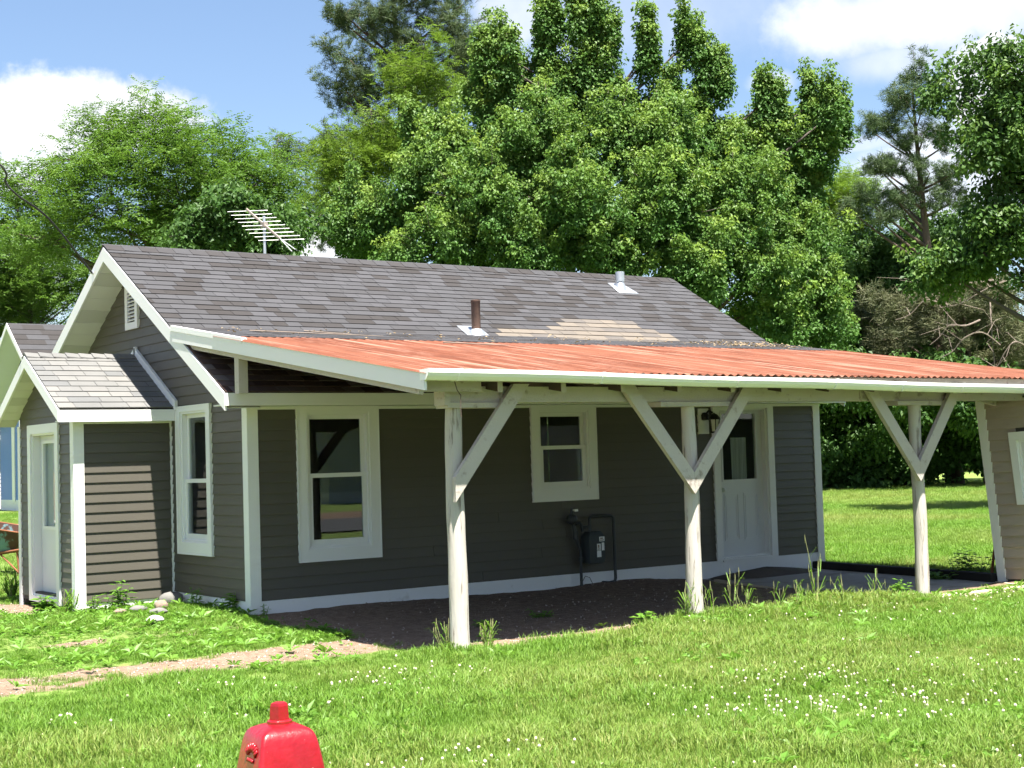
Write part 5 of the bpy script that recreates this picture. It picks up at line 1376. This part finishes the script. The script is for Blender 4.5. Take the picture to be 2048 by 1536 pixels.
# near lawn
x, y = field(150000, -9, 9.2, -11.5, 6)
d = depth(x, y); db = dirt(x, y); pn = fbm(x * .8 + 3, y * .8 + 7)
keep = inview(x, y) & ~blocked(x, y) & (npr.random(len(x)) > db * 1.02) & (npr.random(len(x)) < np.clip(1.25 - d / 30, .35, 1))
shade = (x > -.1) & (x < 7.3) & (y > -3.1) & (y < 0)
keep &= ~shade | (npr.random(len(x)) < .05 + .25 * (x < .9) * (y < -.6))
G = place(x, y, keep); n = len(G)
hs = .55 + .85 * sstep(fbm(G[:, 0] * 1.3, G[:, 1] * 1.3), .25, .75) + .3 * npr.random(n) ** 2
hs *= np.where((G[:, 1] > -3.3) & (G[:, 0] < .1), .55, 1.0)
edge_t = np.exp(-((G[:, 1] + 3.72) / .38) ** 2) * sstep(G[:, 0], 1.6, 2.6) * (1 - sstep(G[:, 0], 4.8, 5.4)); hs *= 1 + .75 * edge_t
hs *= 1 - .55 * np.exp(-((G[:, 1] + 3.9) / .45) ** 2) * sstep(G[:, 0], 5.0, 5.6)
tint = np.clip((fbm(G[:, 0] * .55 + 31, G[:, 1] * .55) - .45) * 2.6, 0, .6) * npr.random(n) + .35 * (npr.random(n) < .08)
rot = np.stack([npr.normal(0, .12, n), npr.normal(0, .12, n), npr.random(n) * 6.283], -1)
tag(scatter('lawn_grass', 'grass', G, rot, hs, npr.integers(0, 6, n), tint), 'bright green lawn grass', 'grass', None, 'stuff')
# far lawn
x, y = field(60000, -6, 46, 4, 42)
keep = inview(x, y, 3) & ~blocked(x, y) & (depth(x, y) < 58) & (npr.random(len(x)) < np.clip(26 / np.maximum(depth(x, y), 1), .2, 1)) & ~((y > 25) & (y < 29) & (x < 12)) & ~((x > bx_ - .5) & (y > by_ - .3) & (x < bx_ + 12))
x2, y2 = field(26000, 7.7, 26, -6, 14); k2 = inview(x2, y2, 2) & ~blocked(x2, y2)
G = np.concatenate([place(x, y, keep), place(x2, y2, k2)]); n = len(G)
rot = np.stack([npr.normal(0, .1, n), npr.normal(0, .1, n), npr.random(n) * 6.283], -1)
sc = 1.0 + np.clip(depth(G[:, 0], G[:, 1]) / 60, 0, .8)
tag(scatter('back_lawn_grass', 'grass', G, rot, sc * (.75 + .4 * npr.random(n)), npr.integers(0, 6, n), np.clip((fbm(G[:, 0] * .3, G[:, 1] * .3) - .35) * 1.4, 0, .6)), 'mown grass of the back lawn beyond the carport', 'grass', None, 'stuff')
# broad leaved weeds and clover in the turf
x, y = field(26000, -9, 9.2, -11.5, 6)
pw = fbm(x * 1.3 + 50, y * 1.3 + 2, 4)
left = np.exp(-((x + .9) / 1.7) ** 2 - ((y - .4) / 1.7) ** 2)
rim = np.exp(-((y + 3.62) / .35) ** 2) * sstep(x, 1.3, 2.2) * (1 - sstep(x, 6.5, 7.0))
strip = np.exp(-((y + 1.75) / .5) ** 2) * (x < .4)
rocks = np.exp(-((x + .25) / .45) ** 2 - ((y - 1.3) / .9) ** 2)
pr_ = np.clip((pw - .50) * 1.6, 0, .5) + .75 * left * (1 - .8 * rocks) + .8 * rim + .45 * strip
db = dirt(x, y)
keep = inview(x, y) & ~blocked(x, y) & (npr.random(len(x)) < pr_ * np.clip(1.15 - db, 0.06, 1)) & (~((x > 0) & (x < 7.3) & (y > -3.0) & (y < 0)) | (npr.random(len(x)) < .10 + .5 * (x < 1.3) * (y < -.7)))
G = place(x, y, keep); n = len(G)
rot = np.stack([npr.normal(0, .2, n), npr.normal(0, .2, n), npr.random(n) * 6.283], -1)
G[:, 2] += .02
tag(scatter('lawn_weeds', 'weed', G, rot, .6 + .6 * npr.random(n), npr.integers(0, 6, n)), 'broad leaved weeds and clover leaves growing in the lawn', 'weeds', None, 'stuff')
# clover blossoms in drifts
x, y = field(22000, -6, 7, -10.5, -3.6)
pf = fbm(x * 1.1 + 8, y * 1.1 + 60, 3)
drift = np.exp(-((x + .9) / 2.3) ** 2 - ((y + 6.7) / 1.9) ** 2) + .55 * np.exp(-((x - 1.2) / 1.6) ** 2 - ((y + 5.0) / .8) ** 2)
keep = inview(x, y) & (npr.random(len(x)) < np.clip((pf - .42) * 3.2, 0, 1) * (.07 + .85 * drift))
G = place(x, y, keep); n = len(G)
rot = np.stack([npr.normal(0, .25, n), npr.normal(0, .25, n), npr.random(n) * 6.283], -1)
tag(scatter('clover_blossoms', 'flower', G, rot, .42 + .3 * npr.random(n), np.zeros(n, int)), 'scattered white clover blossoms in the lawn', 'clover', None, 'stuff')
# gravel crumbs on the bare ground
def crumb(rg):
    b = MB(); v = rg.normal(size=(6, 3)); v /= np.linalg.norm(v, axis=1)[:, None]
    base_ = np.array([(1, 0, 0), (-1, 0, 0), (0, 1, 0), (0, -1, 0), (0, 0, .7), (0, 0, -.7)]) * .011 + v * .003
    b.v = [tuple(p) for p in base_]; b.f = [(0, 2, 4), (2, 1, 4), (1, 3, 4), (3, 0, 4), (2, 0, 5), (1, 2, 5), (3, 1, 5), (0, 3, 5)]; return b
M['gravel'] = leaf('gravel_crumb', (.16, .12, .09), (.46, .39, .33), None, 0.0, .9)
source('gravel', [crumb(rg).mesh('crumb', M['gravel']) for _ in range(4)])
x, y = field(42000, -7, 7, -4.2, 4.6)
db = dirt(x, y); keep = inview(x, y) & ~blocked(x, y) & (npr.random(len(x)) < db * np.where((x > 0) & (y > -3.0), .09, .8))
G = place(x, y, keep); n = len(G); G[:, 2] += .003
tag(scatter('gravel', 'gravel', G, npr.random((n, 3)) * 6.28, .35 + .9 * npr.random(n) ** 2, npr.integers(0, 4, n)), 'fine gravel scattered on the bare wheel tracks', 'gravel', None, 'stuff')

# single weeds that stand out
def weed_plant(name, label, px, py, h, nst, ln, wd, seed, kind='leafy', group=None, Y=None, mat='weed', spread=.35):
    rg = np.random.default_rng(seed)
    p = at(px, py, Z=-.14) if Y is None else at(px, py, Y=Y); x, y = p[0], p[1]; z = float(gz(x, y))
    t = thing(name, label, 'plant', (x, y, z), group)
    b, s_ = MB(), MB()
    for k in range(nst):
        a = rg.random() * 6.283; o = np.array([math.cos(a), math.sin(a), 0]) * spread * h * rg.random()
        p0 = np.array([x, y, z - .03]) + o * .25; hh = h * (.6 + .5 * rg.random()); p1 = p0 + o + np.array([0, 0, hh])
        pts = tube_curve(s_, p0, p1, .0045, .002, rg.normal(size=3) * .02, 5, 4)
        if kind == 'leafy':
            m = int(4 + hh / .035)
            for j in range(m):
                f = .15 + .85 * j / m; c = p0 + (p1 - p0) * f; a2 = j * 2.4 + k
                kite(b, c, np.array([math.cos(a2), math.sin(a2), .35 - .5 * rg.random()]), np.array([0, 0, 1.]), ln * (1.1 - .4 * f) * (.7 + .5 * rg.random()), wd, .1, .45)
        elif kind == 'grass':
            for j in range(3):
                a2 = rg.random() * 6.283; d = np.array([math.cos(a2), math.sin(a2), 1.3]); c = p0 + (p1 - p0) * (.1 + .3 * j); d /= np.linalg.norm(d)
                e1 = c + d * ln * .6; e2 = e1 + np.array([d[0], d[1], -.1]) * ln * .5; sd = np.array([-d[1], d[0], 0]); sd = sd / np.linalg.norm(sd) * wd / 2; i = len(b.v)
                b.v += [tuple(c - sd), tuple(c + sd), tuple(e1 + sd * .8), tuple(e1 - sd * .8), tuple(e2)]; b.f += [(i, i + 1, i + 2, i + 3), (i + 3, i + 2, i + 4)]
            s_.tube([p1 - np.array([0, 0, .06]), p1 - np.array([0, 0, .02]), p1 + np.array([.004, .004, .02])], [.0015, .0036, .0012], 5)
    s_.build('stems', M['straw' if kind == 'grass' else mat], t)
    b.build('leaves', M[mat], t)
weed_plant('leafy_weed', 'tall leafy weed with narrow leaves beside the porch corner board', 238, 1196, .34, 9, .13, .032, 1, Y=1.55)
weed_plant('leafy_weed', 'low bright weed at the foot of the porch corner board', 190, 1203, .20, 8, .10, .035, 2, Y=1.6)
weed_plant('leafy_weed', 'dark broad leaved weed under the porch door', 90, 1215, .20, 9, .15, .07, 3, Y=2.3)
weed_plant('dock_plant', 'dark dock leaves against the white foundation near the house corner', 462, 1224, .20, 6, .16, .055, 4, Y=.35)
weed_plant('leafy_weed', 'small dark sprig at the base of the house corner board', 530, 1228, .14, 4, .05, .025, 5, Y=-.10)
weed_plant('leafy_weed', 'dark weed against the foundation beside the grey fieldstone', 390, 1208, .22, 6, .09, .035, 6, Y=1.0)
weed_plant('tall_grass', 'arching grass tuft in front of the porch corner', 138, 1203, .26, 7, .26, .016, 7, 'grass', Y=1.75, mat='grass')
weed_plant('tall_grass', 'thick green grass patch beside the wheelbarrow', 25, 1180, .30, 22, .30, .016, 8, 'grass', Y=4.6, mat='grass')
weed_plant('tall_grass', 'grass tuft growing right of the first log post', 978, 1288, .24, 12, .16, .009, 9, 'grass', Y=-3.42, mat='grass')
weed_plant('tall_grass', 'thin grass tuft growing left of the first log post', 893, 1298, .26, 9, .16, .008, 10, 'grass', Y=-3.40, mat='grass')
weed_plant('tall_grass', 'grass tuft hugging the left side of the middle log post', 1372, 1232, .34, 9, .2, .009, 11, 'grass', Y=-3.50, mat='grass')
TG = 'grass stalks gone to seed along the pad'
for i, (px, hh, lb) in enumerate(((1425, .40, 'two arching seed stalks right of the middle log post'), (1460, .46, 'bent seed stalk between middle post and side door'), (1500, .34, 'seed stalk below the door hinge side'), (1560, .36, 'thin seed stalks below the soil pile'), (1600, .30, 'seed stalks near the heart shaped leaf weed'), (1640, .62, 'tallest seed stalk by the far house corner board'), (1690, .36, 'seed stalk left of the third log post'), (1745, .34, 'leaning seed stalks close to the third log post'))):
    weed_plant('seed_grass', lb, px, 1215, hh, 3 + i % 3, .22, .008, 20 + i, 'grass', TG, Y=-3.62, mat='grass', spread=.3)
weed_plant('leafy_weed', 'bright broad leaved weed patch left of the middle log post', 1290, 1245, .16, 10, .12, .06, 31, Y=-3.45)
weed_plant('leafy_weed', 'leafy weed patch left of the third log post', 1800, 1205, .22, 12, .09, .05, 32, Y=-3.55)
weed_plant('leafy_weed', 'large pale leaf weed at the edge of the pad', 1610, 1215, .14, 5, .17, .08, 33, Y=-3.50)
weed_plant('leafy_weed', 'dandelion rosette by the wheel track in the shade edge', 650, 1275, .10, 9, .14, .04, 34, Y=-1.6)
weed_plant('garden_bush', 'small dark leafy bush on the pad edge beside the garage', 1945, 1160, .36, 16, .10, .06, 35, Y=-2.40, spread=.75)
weed_plant('leafy_weed', 'bright vine leaves creeping on the black timber', 1880, 1158, .14, 12, .10, .07, 36, Y=-2.2, spread=1.6)
for i, (px, py) in enumerate(((965, 1232), (1085, 1236))):
    weed_plant('leafy_weed', ['sparse green weed in the shaded dirt nearer the first log post', 'sparse green weed in the shaded dirt below the gas meter'][i], px, py, .10, 10, .07, .03, 40 + i, Y=-2.2 + .3 * i, spread=1.2)

# leaf litter caught where the low roof starts
M['litter'] = leaf('dry_litter', (.16, .10, .05), (.42, .34, .22), None, .1, .8)
source('litter', [leaf_cluster(rg, 3, .03, .045, .02, .1, M['litter'], 'dry_leaf') for _ in range(4)])
n = 420
xx = np.concatenate([npr.uniform(-.1, 7.8, 70), npr.normal(6.9, .45, 110)]); yy = np.concatenate([npr.uniform(-.25, .9, 70), npr.normal(.25, .22, 110)])
k_ = (xx < 7.9) & (yy > -.28) & (yy < .92); xx, yy = xx[k_], yy[k_]; n = len(xx)
tag(scatter('roof_litter', 'litter', np.stack([xx, yy, 1.93 + CS * (yy + 3.77) + .034], -1), np.stack([np.zeros(n), np.zeros(n), npr.random(n) * 6.28], -1), .5 + .7 * npr.random(n), npr.integers(0, 4, n)), 'dry twigs and leaf litter along the roof seam', 'litter', None, 'stuff')
b = MB()
for (p0, p1) in (((1.75, -.75), (2.35, -1.0)), ((.2, .35), (1.5, .0)), ((.9, .55), (1.25, .2))):
    q = [np.array([p0[0] + (p1[0] - p0[0]) * t + .03 * math.sin(9 * t), p0[1] + (p1[1] - p0[1]) * t, zcar(p0[1] + (p1[1] - p0[1]) * t) + .036]) for t in np.linspace(0, 1, 6)]
    b = MB().tube(q, [.007, .007, .006, .006, .005, .003], 5); tag(b.build('fallen_twig', M['twig_dead']), ['thin twig lying on the rusty metal roof', 'long pale twig lying on the shingles near the gable', 'short twig lying on the shingles near the gable'][[1.75, .2, .9].index(p0[0])], 'twig')
